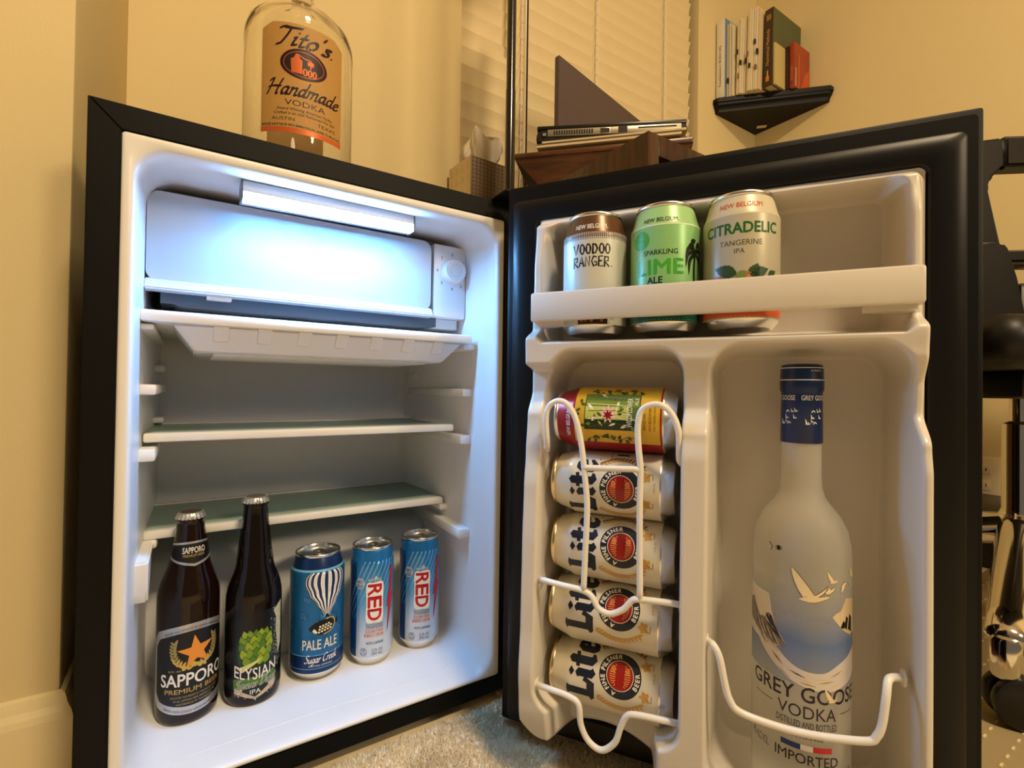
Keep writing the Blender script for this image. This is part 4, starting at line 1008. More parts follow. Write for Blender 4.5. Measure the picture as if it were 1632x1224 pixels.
for k in range(8):
    a0, a1 = -1 + 2 * (k + .08) / 8, -1 + 2 * (k + .60) / 8
    P.poly([(bcx + sin(a0 * 1.4) / sin(1.4) * bhw(y), y) for y in ys] + [(bcx + sin(a1 * 1.4) / sin(1.4) * bhw(y), y) for y in ys[::-1]], I_WHITE, 5)
    am = (a0 + a1) / 2
    for j in range(8): 
        y = btop - .003 - j * .003; c_ = bcx + sin(am * 1.4) / sin(1.4) * bhw(y); P.stroke([(c_ - .0011, y), (c_, y - .0016), (c_ + .0011, y)], .0003, LTAN, 6)
P.stroke([(bcx - bhw(y), y) for y in ys], .0006, I_BLACK, 6); P.stroke([(bcx + bhw(y), y) for y in ys], .0006, I_BLACK, 6)
P.poly([(bcx - .0110, .0960), (bcx + .0110, .0960), (bcx + .0022, .0810), (bcx - .0022, .0810)], ink('shell', (196, 184, 172)), 3)
P.ell(bcx, .0822, .0022, .0022, I_BLACK, 7, 14); P.stroke(catmull([(bcx - .006, .0805, 0), (bcx - .003, .0828, 0), (bcx + .003, .0828, 0), (bcx + .006, .0812, 0)], 5), .0008, PL, 6); P.stroke([(bcx, .083), (bcx, .074)], .0010, PL, 4)
fx, fy = .0035, .0690; k0 = len(P.sh)
P.poly(rounded([(fx - .0140, fy + .0005), (fx - .006, fy + .0065), (fx + .006, fy + .0078), (fx + .0105, fy + .003), (fx + .006, fy - .004), (fx - .003, fy - .0068), (fx - .0105, fy - .0035)]), I_BLACK, 5); P.poly([(fx + .0095, fy + .0035), (fx + .0155, fy + .0062), (fx + .0150, fy + .0005), (fx + .0100, fy + .0005)], I_BLACK, 5)
P.poly(rounded([(fx - .0105, fy - .0025), (fx - .0085, fy - .0005), (fx - .0060, fy - .0040), (fx - .0075, fy - .0050)]), I_CREAM, 6)
for k in range(14):
    P.ell(fx - .0045 + (k % 5) * .0028 + .0006 * (k // 5), fy - .0042 + (k // 5) * .0027 + (k % 5) * .0006, .0011, .0010, I_CREAM, 6, 10)
P.stroke(catmull([(fx + .002, fy + .0080, 0), (fx + .009, fy + .0080, 0), (fx + .0115, fy + .002, 0), (fx + .008, fy - .004, 0), (fx, fy - .0068, 0)], 6), .0011, YEL, 6)
for i_ in range(k0, len(P.sh)):
    v_, f_, m_, l_ = P.sh[i_]; P.sh[i_] = ([(fx + (a - fx) * 1.25, fy + (b - fy) * 1.25 - .001) for a, b in v_], f_, m_, l_)
P.text('PALE ALE', 0, .0420, .0118, I_CREAM, 5, w_=.0430, bold=.012); P.script('Sugar Creek', .001, .0258, .0098, I_WHITE, 4, w_=.0400, pen=.15, slope=.02); P.text('BREWING COMPANY', .0010, .0208, .0019, I_WHITE, 4, w_=.0290)
P.build('printed_label', t, pr)

# slim energy drink cans
EB = ink('energy_blue', (44, 128, 190), .26, .35); EW = ink('energy_white', (206, 216, 226), .26, .35)
def grad_can():
    M = D.materials.new('energy_gradient'); M.use_nodes = True; nt = M.node_tree; b = nt.nodes['Principled BSDF']
    tc = nt.nodes.new('ShaderNodeTexCoord'); sp = nt.nodes.new('ShaderNodeSeparateXYZ'); nt.links.new(tc.outputs['Object'], sp.inputs[0])
    r = nt.nodes.new('ShaderNodeValToRGB'); mr = nt.nodes.new('ShaderNodeMapRange'); mr.inputs['From Min'].default_value = .012; mr.inputs['From Max'].default_value = .140; nt.links.new(sp.outputs['Z'], mr.inputs['Value'])
    el = r.color_ramp.elements; el[0].position = .22; el[0].color = (*s2l(208, 216, 224), 1); el[1].position = .95; el[1].color = (*s2l(34, 116, 184), 1); e1 = el.new(.55); e1.color = (*s2l(92, 160, 206), 1)
    nt.links.new(mr.outputs[0], r.inputs[0]); nt.links.new(r.outputs[0], b.inputs['Base Color']); b.inputs['Metallic'].default_value = .3; b.inputs['Roughness'].default_value = .28
    return M
EG = grad_can(); ESTR = mat('energy_stripe', s2l(120, 184, 222), .28, .3); EBD = ink('energy_dark', (16, 70, 128), .28, .25); ERED = ink('energy_red', (196, 26, 32), .3)
et, pr = make_can('energy_drink_can', 'slim blue and white energy can, right of the tall blue ale can', R=.0288, H=.1560, neck=.0258, base=.0235, body=EG, group='slim energy drink cans on the fridge floor')
P = Print()
for k in range(-6, 7):
    x = k * .0062; P.stroke([(x - .014 + .006, .062), (x + .020 + .006, .138)], [.0004 + .00006 * abs(k), .0016], ESTR, 1)
P.poly([(-.0450, .0128), (-.0230, .0128), (-.0225, .085), (-.0240, .137), (-.0450, .137)], EBD, 1)
P.ell(-.0180, .1095, .0062, .0072, I_WHITE, 3, 24); P.ell(-.0180, .1095, .0055, .0065, EBD, 4, 24); P.ell(-.0180, .1095, .0052, .0062, EW, 5, 24); P.text('NO', -.0180, .1100, .0038, EBD, 6, bold=.03); P.text('SUGAR', -.0180, .1065, .0020, EBD, 6, bold=.03); P.text('ADDED', -.0180, .1040, .0018, EBD, 6, bold=.03)
P.text('summit', .0020, .1130, .0042, EW, 3, w_=.0175, bold=.03); P.poly([(.000, .1150), (.0030, .1200), (.0070, .1150)], EW, 3)
# RED, reading downwards, red letters on white plate
P.poly(rounded([(-.0088, .1085), (.0000, .1108), (.0128, .1098), (.0130, .085), (.0128, .060), (.0020, .0580), (-.0088, .0600), (-.0088, .085)], 5), I_WHITE, 4)
for ch, yy in (('R', .1010), ('E', .0848), ('D', .0684)):
    P.text(ch, -.0066, yy, .0172, ERED, 5, w_=.0142, bold=.03, rot=-pi / 2, al='c')
P.text('THUNDER', .0015, .0515, .0050, EW, 4, w_=.0220, bold=.03); P.text('THUNDER', .0018, .0512, .0050, EBD, 3, w_=.0222, bold=.09)
for k, s_ in enumerate(('SUGAR FREE', 'ENERGY DRINK')): 
    P.text(s_, .0020, .0450 - .0058 * k, .0044, I_WHITE, 3, w_=.0235 + .003 * k, bold=.06); P.text(s_, .0020, .0450 - .0058 * k, .0044, ERED, 4, w_=.0230 + .003 * k, bold=.012)
P.text('WITH CAFFEINE', .0030, .0295, .0034, PN, 3, w_=.0230, bold=.01); P.text('12 FL OZ', .0060, .0200, .0034, PN, 3, w_=.0140, bold=.01); P.text('(355 mL)', .0060, .0155, .0034, PN, 3, w_=.0140, bold=.01)
P.ring(-.0120, .0200, .0045, .0052, .0004, PN, 3, 18); P.text('15', -.0120, .0205, .0034, PN, 3, bold=.02); P.text('CALORIES', -.0120, .0180, .0013, PN, 3); P.text('PER CAN', -.0120, .0160, .0013, PN, 3)
bolt = [(.0245, .128), (.0300, .128), (.0265, .092), (.0310, .092), (.0195, .040), (.0215, .075), (.0180, .075), (.0225, .104)]
P.poly([(a * 1.0 + .0005, b) for a, b in bolt], PN, 3); P.poly([(a + .0012, b * .98 + .002) for a, b in bolt], ERED, 4)
P.build('printed_label', et, pr)
for i, (x, y) in enumerate(((.2935, .1180), (.3655, .1230))):
    if i == 0: o = et
    else:
        o = et.copy(); COL.objects.link(o)
        for ch in et.children:
            c = ch.copy(); COL.objects.link(c); c.parent = o
        o['label'] = 'slim blue and white energy can, rightmost, nearest the right fridge wall'
    face_cam(o, Vector((x, y, FZ)), 4)

# --- big clear bottle on the fridge
tb = thing('big_vodka_bottle', 'large clear glass vodka bottle with kraft label standing on top of the fridge', 'bottle')
TR_ = .0615
TO = [(0, .006), (.040, .004), (.052, .0005), (.056, 0), (.0600, .002), (.0615, .008), (.0615, .156), (.0608, .166), (.0577, .1765), (.0505, .1865), (.0385, .1950), (.0255, .2030), (.0180, .2110), (.0150, .220), (.0145, .290), (.0160, .291), (.0160, .295), (.0135, .296)]
TI = [(.0115, .296), (.0115, .220), (.0150, .2105), (.0225, .2022), (.0355, .1925), (.0475, .1835), (.0547, .1735), (.0575, .1630), (.0582, .156), (.0582, .012), (.054, .008), (.040, .011), (0, .014)]
bm = bmesh.new(); lathe(bm, TO + TI, 64); bmesh.ops.recalc_face_normals(bm, faces=bm.faces[:]); link('bottle_glass', bm, GLASS, tb, smooth=50)
bm = bmesh.new(); lathe(bm, [(.0178, .262), (.0182, .264), (.0182, .297), (.0175, .299), (0, .2995)], 32); link('screw_cap', bm, mat('copper_cap', (.45, .20, .08), .35, metal=.8), tb, smooth=40)
face_cam(tb, Vector((.1845, .0900, FH + .0004)), 0); tb.rotation_euler.z += radians(4)
def paper_translucent():
    M = D.materials.new('back_label_paper'); M.use_nodes = True; nt = M.node_tree; out = nt.nodes['Material Output']
    d = nt.nodes.new('ShaderNodeBsdfDiffuse'); t_ = nt.nodes.new('ShaderNodeBsdfTranslucent'); mx = nt.nodes.new('ShaderNodeMixShader'); mx.inputs[0].default_value = .6
    for n_ in (d, t_): n_.inputs[0].default_value = (.85, .60, .28, 1)
    nt.links.new(d.outputs[0], mx.inputs[1]); nt.links.new(t_.outputs[0], mx.inputs[2]); nt.links.new(mx.outputs[0], out.inputs[0]); return M
KR = mat('kraft_label', s2l(178, 136, 70), .6, noise=.10, nscale=300); KC = ink('copper', (206, 104, 50), .35, .3); KB = ink('plum_black', (38, 18, 24))
P = Print()
hw = .0460
P.poly([(-hw, .0300), (hw, .0300), (hw, .1450), (.034, .1520), (-.034, .1520), (-hw, .1450)], KR, 1)
P.rect(-hw, hw, .0300, .0358, KC, 2)
P.script("Tito's.", .0, .1270, .0205, KB, 2, w_=.0660, pen=.25, shear=.30)
for k in range(44):
    a = 2 * pi * k / 44; c_, s_ = cos(a), sin(a); P.poly([(.0245 * c_ - .0006 * s_, .1080 + .0185 * s_ + .0006 * c_), (.0285 * c_, .1080 + .0215 * s_), (.0245 * c_ + .0006 * s_, .1080 + .0185 * s_ - .0006 * c_)], ink('bright_copper', (224, 140, 70), .3, .3), 2)
P.ell(0, .1080, .0250, .0172, KB, 3, 44); P.ring(0, .1080, .0215, .0142, .0006, KC, 4, 40)
P.poly([(-.0130, .0975), (-.0020, .0970), (-.0020, .1120), (-.0045, .1140), (-.0060, .1190), (-.0090, .1185), (-.0105, .1145), (-.0140, .1120)], KC, 5); P.stroke(catmull([(-.0060, .1180, 0), (.000, .1150, 0), (.0070, .1140, 0), (.0080, .1090, 0)], 6), .0011, KC, 5); P.rect(.0035, .0100, .1085, .1130, KC, 5); P.rect(.0062, .0074, .1050, .1085, KC, 5)
for k in range(3): P.ell(.0010 + k * .0050, .1000, .0026, .0042, KC, 5, 16); P.rect(.0002 + k * .005, .0018 + k * .005, .0975, .1025, KB, 6)
P.script('Handmade', .0, .0715, .0175, KB, 2, w_=.0800, pen=.22, shear=.30)
P.text('VODKA', .002, .0605, .0062, KB, 2, w_=.0430)
P.text('Award Winning American Vodka', .002, .0548, .0030, KB, 2, w_=.0600, shear=.28, bold=.012); P.text('Crafted in an Old Fashioned Pot Still', .002, .0500, .0030, KB, 2, w_=.0660, shear=.28, bold=.012)
P.text('AUSTIN', -.0210, .0432, .0036, KB, 2, w_=.0240); P.text('TEXAS', .0260, .0432, .0036, KB, 2, w_=.0220); P.star(.003, .0450, .0032, KC, 2, inner=.3, n=4)
P.text('DISTILLED & BOTTLED BY FIFTH GENERATION, INC. AUSTIN, TX. 40% ALC./VOL.', 0, .0370, .0024, KB, 2, w_=.0890, bold=.03)
P.build('front_label', tb, TO, dv=.006)
P = Print(); P.rect(-.034, .034, .014, .120, paper_translucent(), 1); P.build('back_label', tb, TO, th0=pi / 2, dv=.02)

# ------------------------------------------------------------------ behind the fridge and door
# dark wood open cube shelf, its near vertical edge towards the viewer
CX0, CX1, CY0, CY1, CZ1 = .6026, 1.02, -.092, .42, .773
cs = thing('open_bookcase', 'dark brown wooden open-fronted bookcase behind the fridge door carrying the laptop', 'bookcase', (0, 0, 0))
box('side_panel', CX0, CX0 + .022, CY0, CY1, 0, CZ1, DWOOD, cs, bev=.0008); box('side_panel', CX1 - .022, CX1, CY0, CY1, 0, CZ1, DWOOD, cs, bev=.0008)
box('top_panel', CX0 + .022, CX1 - .022, CY0, CY1, CZ1 - .030, CZ1, DWOOD, cs, bev=.0008); box('back_panel', CX0 + .022, CX1 - .022, CY1 - .008, CY1, .02, CZ1 - .030, DWOOD, cs)
for zz in (.02, .385): box('shelf_board', CX0 + .022, CX1 - .022, CY0 + .004, CY1 - .008, zz, zz + .02, DWOOD, cs)
def basis(loc, dx, dz=Vector((0, 0, 1))):
    X = dx.normalized(); Y = dz.cross(X).normalized(); M = Matrix.Identity(4)
    for i in range(3): M[i][0] = X[i]; M[i][1] = Y[i]; M[i][2] = dz[i]; M[i][3] = loc[i]
    return M
HR = Vector((R_.x, R_.y, 0)).normalized(); HF = Vector((F_.x, F_.y, 0)).normalized()
# lap desk: wide top, tapering down, one long side to the viewer (spots measured in the room, metres)
ld = thing('lap_desk', 'brown wooden lap desk with tapering sides on top of the bookcase under the laptop', 'tray')
A0 = Vector((.5725, .1890, 0)); ax_ = (HR * cos(radians(13)) - HF * sin(radians(13)))
SX = Matrix.Diagonal((.90, 1, 1, 1))
ld.matrix_world = basis((A0.x, A0.y, CZ1 + .0004), ax_) @ SX
bm = bmesh.new()
b = [(.056, .020, 0), (.290, .020, 0), (.290, .19, 0), (.056, .19, 0)]; t = [(-.004, -.004, .058), (.335, -.004, .058), (.335, .22, .058), (-.004, .22, .058)]
vb = [bm.verts.new(p) for p in b]; vt = [bm.verts.new(p) for p in t]
bm.faces.new(vb[::-1]); bm.faces.new(vt)
for i in range(4):
    f = bm.faces.new((vb[i], vb[(i + 1) % 4], vt[(i + 1) % 4], vt[i])); f.material_index = 1 if i in (1, 3) else 0
link('base', bm, [LWOOD, BLACK], ld)
box('top_board', -.006, .337, -.006, .222, .058, .068, LWOOD, ld, bev=.002)
# stack of papers
PAP = mat('yellowed_paper', (.62, .50, .30), .8, noise=.1, nscale=90)
ps = thing('paper_stack', 'thin stack of papers and folders lying between lap desk and laptop', 'papers'); ps.matrix_world = basis((A0.x, A0.y, CZ1 + .0690), ax_) @ SX
rg = random.Random(2)
for k in range(5):
    o_ = rg.uniform(-.006, .006); box(('sheet', 'folder')[k % 2], .044 + o_, .322 + o_, .004 + o_ * .6, .205, .0001 + k * .0046, .0001 + k * .0046 + (.0040 if k % 2 == 0 else .0026), PAP if k % 2 == 0 else mat('dark_folder', (.10, .06, .03), .5), ps)
# laptop, closed, left side to the viewer
lp = thing('laptop', 'black closed laptop with silver vented edge on papers beside the window', 'laptop'); lp.matrix_world = basis((A0.x + HR.x * .010, A0.y + HR.y * .010, CZ1 + .0923), (HR * cos(radians(7)) - HF * sin(radians(7)))) @ Matrix.Diagonal((.87, 1, 1, 1))
LS = mat('laptop_silver', (.42, .36, .26), .35, metal=.6); LBK = mat('laptop_black', (.012, .010, .010), .3)
bm = bmesh.new(); prism(bm, [(.030, .0), (.325, .0), (.333, .006), (.335, .014), (.330, .022), (.035, .022), (.028, .016), (.026, .005)], .004, .22, 'y'); bmesh.ops.bevel(bm, geom=[e_ for e_ in bm.edges], offset=.0012, segments=2, affect='EDGES'); link('base', bm, LBK, lp, smooth=40)
box('edge_trim', .050, .322, .0020, .006, .009, .0215, LS, lp, bev=.001)
box('screen_lid', .028, .333, .004, .222, .0226, .0300, LBK, lp, bev=.002)
VENT = mat('vent_black', (.004, .004, .004), .6)
for k in range(16): box('vent_slot', .063 + k * .0052, .0662 + k * .0052, .0012, .004, .0115, .0190, VENT, lp)
bm = bmesh.new(); bx(bm, .158, .180, .0012, .004, .0098, .0205, .001); v_ = link('video_port', bm, LS, lp, smooth=30); box('socket', .1600, .1780, .0006, .002, .0115, .0188, VENT, v_)
box('usb_port', .196, .214, .0012, .004, .0100, .0205, VENT, lp); box('card_slot', .236, .312, .0012, .004, .0165, .0185, VENT, lp); box('lock_slot', .040, .047, .0010, .006, .0100, .0150, TAB, lp)
# dark flat screen standing behind the laptop
ms = thing('monitor', 'dark plum flat monitor panel standing edge-on behind the laptop before the blind', 'monitor')
MP = Vector((0.7824, 0.3360, 1.1901)); mdir = (HR * sin(radians(43.5)) + HF * cos(radians(43.5)))
ms.matrix_world = basis((MP.x, MP.y, CZ1 + .0004), mdir)
PL_ = mat('plum_grey_plastic', (.085, .058, .060), .5)
box('screen', -.0015, .40, .0, .012, .075, MP.z - CZ1, PL_, ms, bev=.0012); box('bezel', .0, .399, .0112, .0135, .076, MP.z - CZ1 - .002, mat('brown_bezel', (.035, .018, .012), .4), ms)
bm = bmesh.new(); bx(bm, .06, .11, .003, .010, .006, .09, .002); link('stand', bm, LBK, ms, smooth=30); box('foot', .0, .17, -.05, .05, 0, .008, LBK, ms, bev=.003)
# slim upright frame edge-on
uf = thing('upright_frame', 'slim pale and black panel standing edge-on on the left end of the lap desk', 'frame')
UP = Vector((0.5968, 0.2047, 0.8746)); d_ = (Vector((UP.x, UP.y, 0)) - Vector((CAM.x, CAM.y, 0))).normalized(); d_ = (d_ * cos(.01) + Vector((d_.y, -d_.x, 0)) * sin(.01))
uf.matrix_world = basis((UP.x, UP.y, CZ1 + .0690), d_)
box('panel', 0, .14, -.0020, .0035, 0, .62, mat('beige_edge', (.55, .44, .28), .4), uf, bev=.0008); box('backing', .001, .139, -.0046, -.0021, .001, .619, BLACK, uf)
# black pole
pl = thing('floor_lamp', 'black metal lamp pole rising between fridge and blind', 'lamp', (0.5079, 0.1152, 0))
GLB = mat('gloss_black_metal', (.006, .006, .006), .18, spec=.6)
bm = bmesh.new(); lathe(bm, [(0, 0), (.09, 0), (.09, .012), (.02, .02), (0, .02)], 32)
for v in bm.verts: v.co.x = v.co.x * .62 + .018
link('base', bm, GLB, pl, smooth=40)
bm = bmesh.new(); lathe(bm, [(0, .02), (.0080, .02), (.0080, .90), (.0074, .902), (.0074, 1.85), (0, 1.85)], 20); link('pole', bm, GLB, pl, smooth=40)
bm = bmesh.new(); lathe(bm, [(.10, 1.85), (.145, 1.72), (.142, 1.72), (.098, 1.85)], 32); link('shade', bm, mat('lamp_shade', (.6, .5, .36), .8), pl, smooth=40)
# tissue box on the sill
tx = thing('tissue_box', 'patterned tissue box with a white tissue pulled up on the window sill', 'tissue box', (.655, .480, .8304))
tx.rotation_euler = (0, 0, radians(3))
TBW = mat('tissue_card_white', (.66, .56, .36), .6); TBG = mat('tissue_card_grey', (.20, .14, .09), .6)
bm = bmesh.new(); bx(bm, -.052, .058, -.044, .058, 0, .118, .001); link('carton', bm, TBG, tx, smooth=30)
P = Print(); P.rect(-.0505, .0505, .001, .117, TBW, 1)
PLN = ink('pattern_line', (226, 200, 120)); PGN = ink('pattern_green', (130, 140, 84)); rg = random.Random(8)
for iy in range(4):
    for ix in range(4):
        x = -.050 + ix * .0252; y = .002 + iy * .0287
        for k in range(1, 4): 
            f = k / 4; a = [(x + .0126 * (1 - 0), y + .0287 * (1)), (x, y), (x + .0252, y)]; c = (x + .0126, y + .0100)
            q3 = [(c[0] + (p[0] - c[0]) * f, c[1] + (p[1] - c[1]) * f) for p in a]; P.stroke(q3, .0013, PLN if k != 2 else PGN, 2, closed=True)
        P.stroke([(x, y), (x + .0126, y + .0287), (x + .0252, y)], .0022, PLN, 3)
o = P.build('pattern_side', tx, None, flat=True); o.rotation_euler = (0, 0, -pi / 2); o.location = (-.0521, .007, 0)
P = Print(); 
GD = ink('grid_dark', (64, 48, 34))
for k in range(11): P.stroke([(-.050 + k * .0102, .002), (-.050 + k * .0102 + .0004, .116)], .0013, GD, 1)
for k in range(13): P.stroke([(-.052, .004 + k * .0092), (.054, .004 + k * .0092)], .0011, GD, 1)
o = P.build('grid_side', tx, None, flat=True); o.location = (.003, -.0441, 0)
bm = bmesh.new(); rg = random.Random(12); NR, NZ_ = 30, 10; rings = []
for j in range(NZ_):
    f = j / (NZ_ - 1); ring = []
    for k in range(NR):
        a = 2 * pi * k / NR; r = (.012 + .026 * sin(pi * min(1, f * .62 + .10))) * (1 + .34 * sin(3 * a + 2.2 * f) + .18 * sin(7 * a + 5 * f)); ring.append(bm.verts.new((r * cos(a) * 1.05 + .010 * f, r * sin(a) * .6, .112 + .085 * f + .012 * f * sin(2 * a + 1))))
    rings.append(ring)
for a, b in zip(rings[:-1], rings[1:]):
    for k in range(NR): bm.faces.new((a[k], a[(k + 1) % NR], b[(k + 1) % NR], b[k]))
c = bm.verts.new((.012, 0, .165))
for k in range(NR): bm.faces.new((rings[-1][k], rings[-1][(k + 1) % NR], c))
link('tissue', bm, mat('tissue_paper', (.80, .74, .64), .9), tx, smooth='all')

# ------------------------------------------------------------------ corner shelf and its books
sh = thing('corner_shelf', 'black triangular corner shelf with moulded front edge holding books', 'shelf')
SBK = mat('black_shelf_paint', (.005, .004, .0035), .42, spec=.22)
fx = [(1.668, .549), (1.668, .528), (1.922, .262), (1.943, .262), (1.943, .549)]
bm = bmesh.new(); prism(bm, fx, 1.470, 1.487); bmesh.ops.bevel(bm, geom=bm.edges[:], offset=.0015, segments=2, affect='EDGES'); link('top_board', bm, SBK, sh, smooth=30)
ins = lambda k: [(1.668 + k, .549), (1.668 + k, .528 + k * .42), (1.922 + k * .42, .262 + k), (1.943, .262 + k), (1.943, .549)]
bm = bmesh.new(); S_ = [(0.004, 1.470), (.005, 1.462), (.009, 1.458), (.013, 1.450), (.014, 1.444), (.014, 1.440)]; rings = [[bm.verts.new((x, y, z)) for x, y in ins(k)] for k, z in S_]
for a, b in zip(rings[:-1], rings[1:]):
    for i in range(5): bm.faces.new((a[i], a[(i + 1) % 5], b[(i + 1) % 5], b[i]))
bm.faces.new(rings[-1]); bm.faces.new(rings[0]); bmesh.ops.recalc_face_normals(bm, faces=bm.faces[:]); link('moulding', bm, SBK, sh, smooth=30)
box('sticker', -.017, .017, -.009, .009, -.0006, 0, mat('sticker_white', (.7, .66, .55), .6), sh, M=Matrix.Translation((1.905, .500, 1.4400)) @ Matrix.Rotation(radians(-46), 4, 'Z'))
SZ = 1.4874
PAGE = mat('book_pages', (.66, .56, .38), .8, noise=.12, nscale=250)
def book(name, label, x0, y1, th, w_, h, cov, tilt=0, spine=None, printer=None):
    """spine faces -x; thickness along -y; stands on the shelf"""
    t = thing(name, label, 'book', (x0, y1, SZ), group='books on the corner shelf'); t.rotation_euler = (radians(tilt), 0, 0)
    cvb = bmesh.new(); bx(cvb, .0015, w_, -.0022, 0, 0, h); bx(cvb, .0015, w_, -th, -th + .0022, 0, h); link('cover', cvb, cov, t)
    sb = bmesh.new(); bx(sb, 0, .0025, -th, 0, 0, h, .0008); link('spine', sb, spine or cov, t, smooth=30)
    box('pages', .003, w_ - .004, -th + .0024, -.0024, .003, h - .003, PAGE, t)
    if printer:
        P = Print(); printer(P, th, h); o = P.build('spine_print', t, None, flat=True, eps=.0003); o.rotation_euler = (0, 0, -pi / 2); o.location = (-.0001, -th / 2, 0)
    return t
def pr_binder(P, th, h): P.text('Foundations I: BUSN 542', .003, .045, .0085, I_BLACK, 1, w_=.150, rot=pi / 2, al='l')
book('white_binder', 'white binder with a printed spine, leftmost on the corner shelf', 1.682, .5455, .033, .205, .290, mat('binder_blue', (.16, .24, .42), .4), 0, mat('binder_white', (.78, .74, .64), .5), pr_binder)
PW = mat('paper_white', (.74, .66, .48), .8, noise=.06, nscale=60); PW2 = mat('paper_cream', (.70, .56, .32), .8); rg = random.Random(21)
y = .5110
TABS = [mat('tab_black', (.02, .015, .01), .5), mat('tab_brown', (.25, .13, .06), .5)]
for k, (nm, lb_) in enumerate((('paper_folder', 'folder of loose white papers beside the white binder'), ('paper_folder', 'folder of papers with small dark index tabs, second from the white binder'), ('paper_folder', 'thick ragged sheaf of papers in the middle of the shelf row'), ('paper_folder', 'tall yellow-edged folder leaning against the brown textbook'))):
    th = (.021, .022, .028, .017)[k]; h = (.272, .268, .288, .292)[k]
    t = thing(nm, lb_, 'folder', (1.700 + .011 * k, y, SZ), group='books on the corner shelf'); t.rotation_euler = (radians((0, 1.2, 1.2, 1.2)[k]), 0, 0)
    n_ = 5
    for j in range(n_):
        o_ = rg.uniform(-.006, .004); hh = h * rg.uniform(.94, 1.0); box('paper', o_, .205, -th * (j + 1) / n_ + .0006, -th * j / n_, 0, hh, PW if (k, j) not in ((3, 4), (2, 2)) else PW2, t)
    for j in range(3 if k != 0 else 1): 
        zz = rg.uniform(.05, .20); box('index_tab', -.010, .0, -th * (.25 + .25 * j) - .002, -th * (.25 + .25 * j) + .001, zz, zz + .017, TABS[j % 2], t)
    y -= th + .0012 + (.0045 if k == 0 else 0)
def pr_green(P, th, h):
    P.text('Numerical Methods', .0035, .075, .0115, I_GOLD, 1, w_=.125, rot=pi / 2, al='l'); 
    for k in range(3): P.rect(-.0075 + k * .0055, -.0050 + k * .0055, .232, .252, I_GOLD, 1)
    P.rect(-.006, .006, .018, .036, ink('crest_orange', (216, 116, 48)), 1); P.rect(-.0025, .0025, .030, .056, I_GOLD, 2)
book('green_textbook', 'big green textbook with brown lettered spine leaning on the corner shelf', 1.752, y - .006, .030, .185, .272, mat('olive_cover', (.085, .10, .045), .45), 1.2, mat('brown_spine', (.050, .022, .012), .4), pr_green)
y -= .0385
book('pale_notebook', 'thin pale tan notebook standing against the green textbook cover', 1.757, y, .007, .120, .146, mat('pale_tan_cover', (.56, .46, .20), .6), 0)
y -= .0075
REDC = mat('red_orange_cover', (.36, .05, .02), .4, noise=.35, nscale=14)
book('maroon_book', 'small maroon book between the green textbook and the red one', 1.822, y, .012, .105, .150, mat('maroon_cover', (.05, .012, .014), .4), 0)
def pr_red(P, th, h): P.text('Colorado', .002, .025, .0050, I_GOLD, 1, w_=.05, rot=pi / 2, al='l'); P.rect(-.004, .004, .012, .020, ink('dusk', (90, 60, 70)), 1)
t = book('red_book', 'small red and orange glossy book, rightmost on the corner shelf', 1.826, y - .0135, .016, .105, .158, REDC, 0, None, pr_red)
P = Print(); P.rect(.030, .034, .006, .120, ink('cover_gold', (206, 130, 50)), 1); P.poly([(.045, .004), (.100, .004), (.100, .090), (.070, .060)], ink('cover_orange', (206, 84, 34)), 1); P.rect(.010, .013, .006, .070, I_CREAM, 1)
o = P.build('cover_print', t, None, flat=True, eps=.0002); o.location = (0, -.0161, 0)

# ------------------------------------------------------------------ office chair on its mat, at the right edge
mt = thing('chair_mat', 'clear studded chair mat on the carpet under the office chair', 'mat')
MATM = mat('clear_mat_vinyl', (.50, .40, .22), .35, trans=.25, ior=1.2)
box('sheet', .79, 1.90, -1.3, -.20, .0005, .0030, MATM, mt, bev=.001)
bm = bmesh.new()
for i in range(46):
    for j in range(44):
        x = .81 + i * .0235; y = -1.28 + j * .0245
        if y > -.215: continue
        bx(bm, x, x + .009, y, y + .0022, .0030, .0040)
link('stud', bm, mat('stud_vinyl', (.80, .68, .42), .25), mt, kind='stuff')
ch = thing('office_chair', 'black office chair with chrome star base at the right edge behind the open door', 'chair')
HUB = Vector((1.305, -.322, .175)); LEA = mat('black_chair_vinyl', (.006, .005, .005), .42, spec=.4); PLA = mat('black_chair_plastic', (.010, .009, .008), .35)
ch.location = (HUB.x, HUB.y, .0032)
CA = Vector((.879, -.390, 0)) - Vector((HUB.x, HUB.y, 0)); a0 = atan2(CA.y, CA.x); LR = CA.length * .86
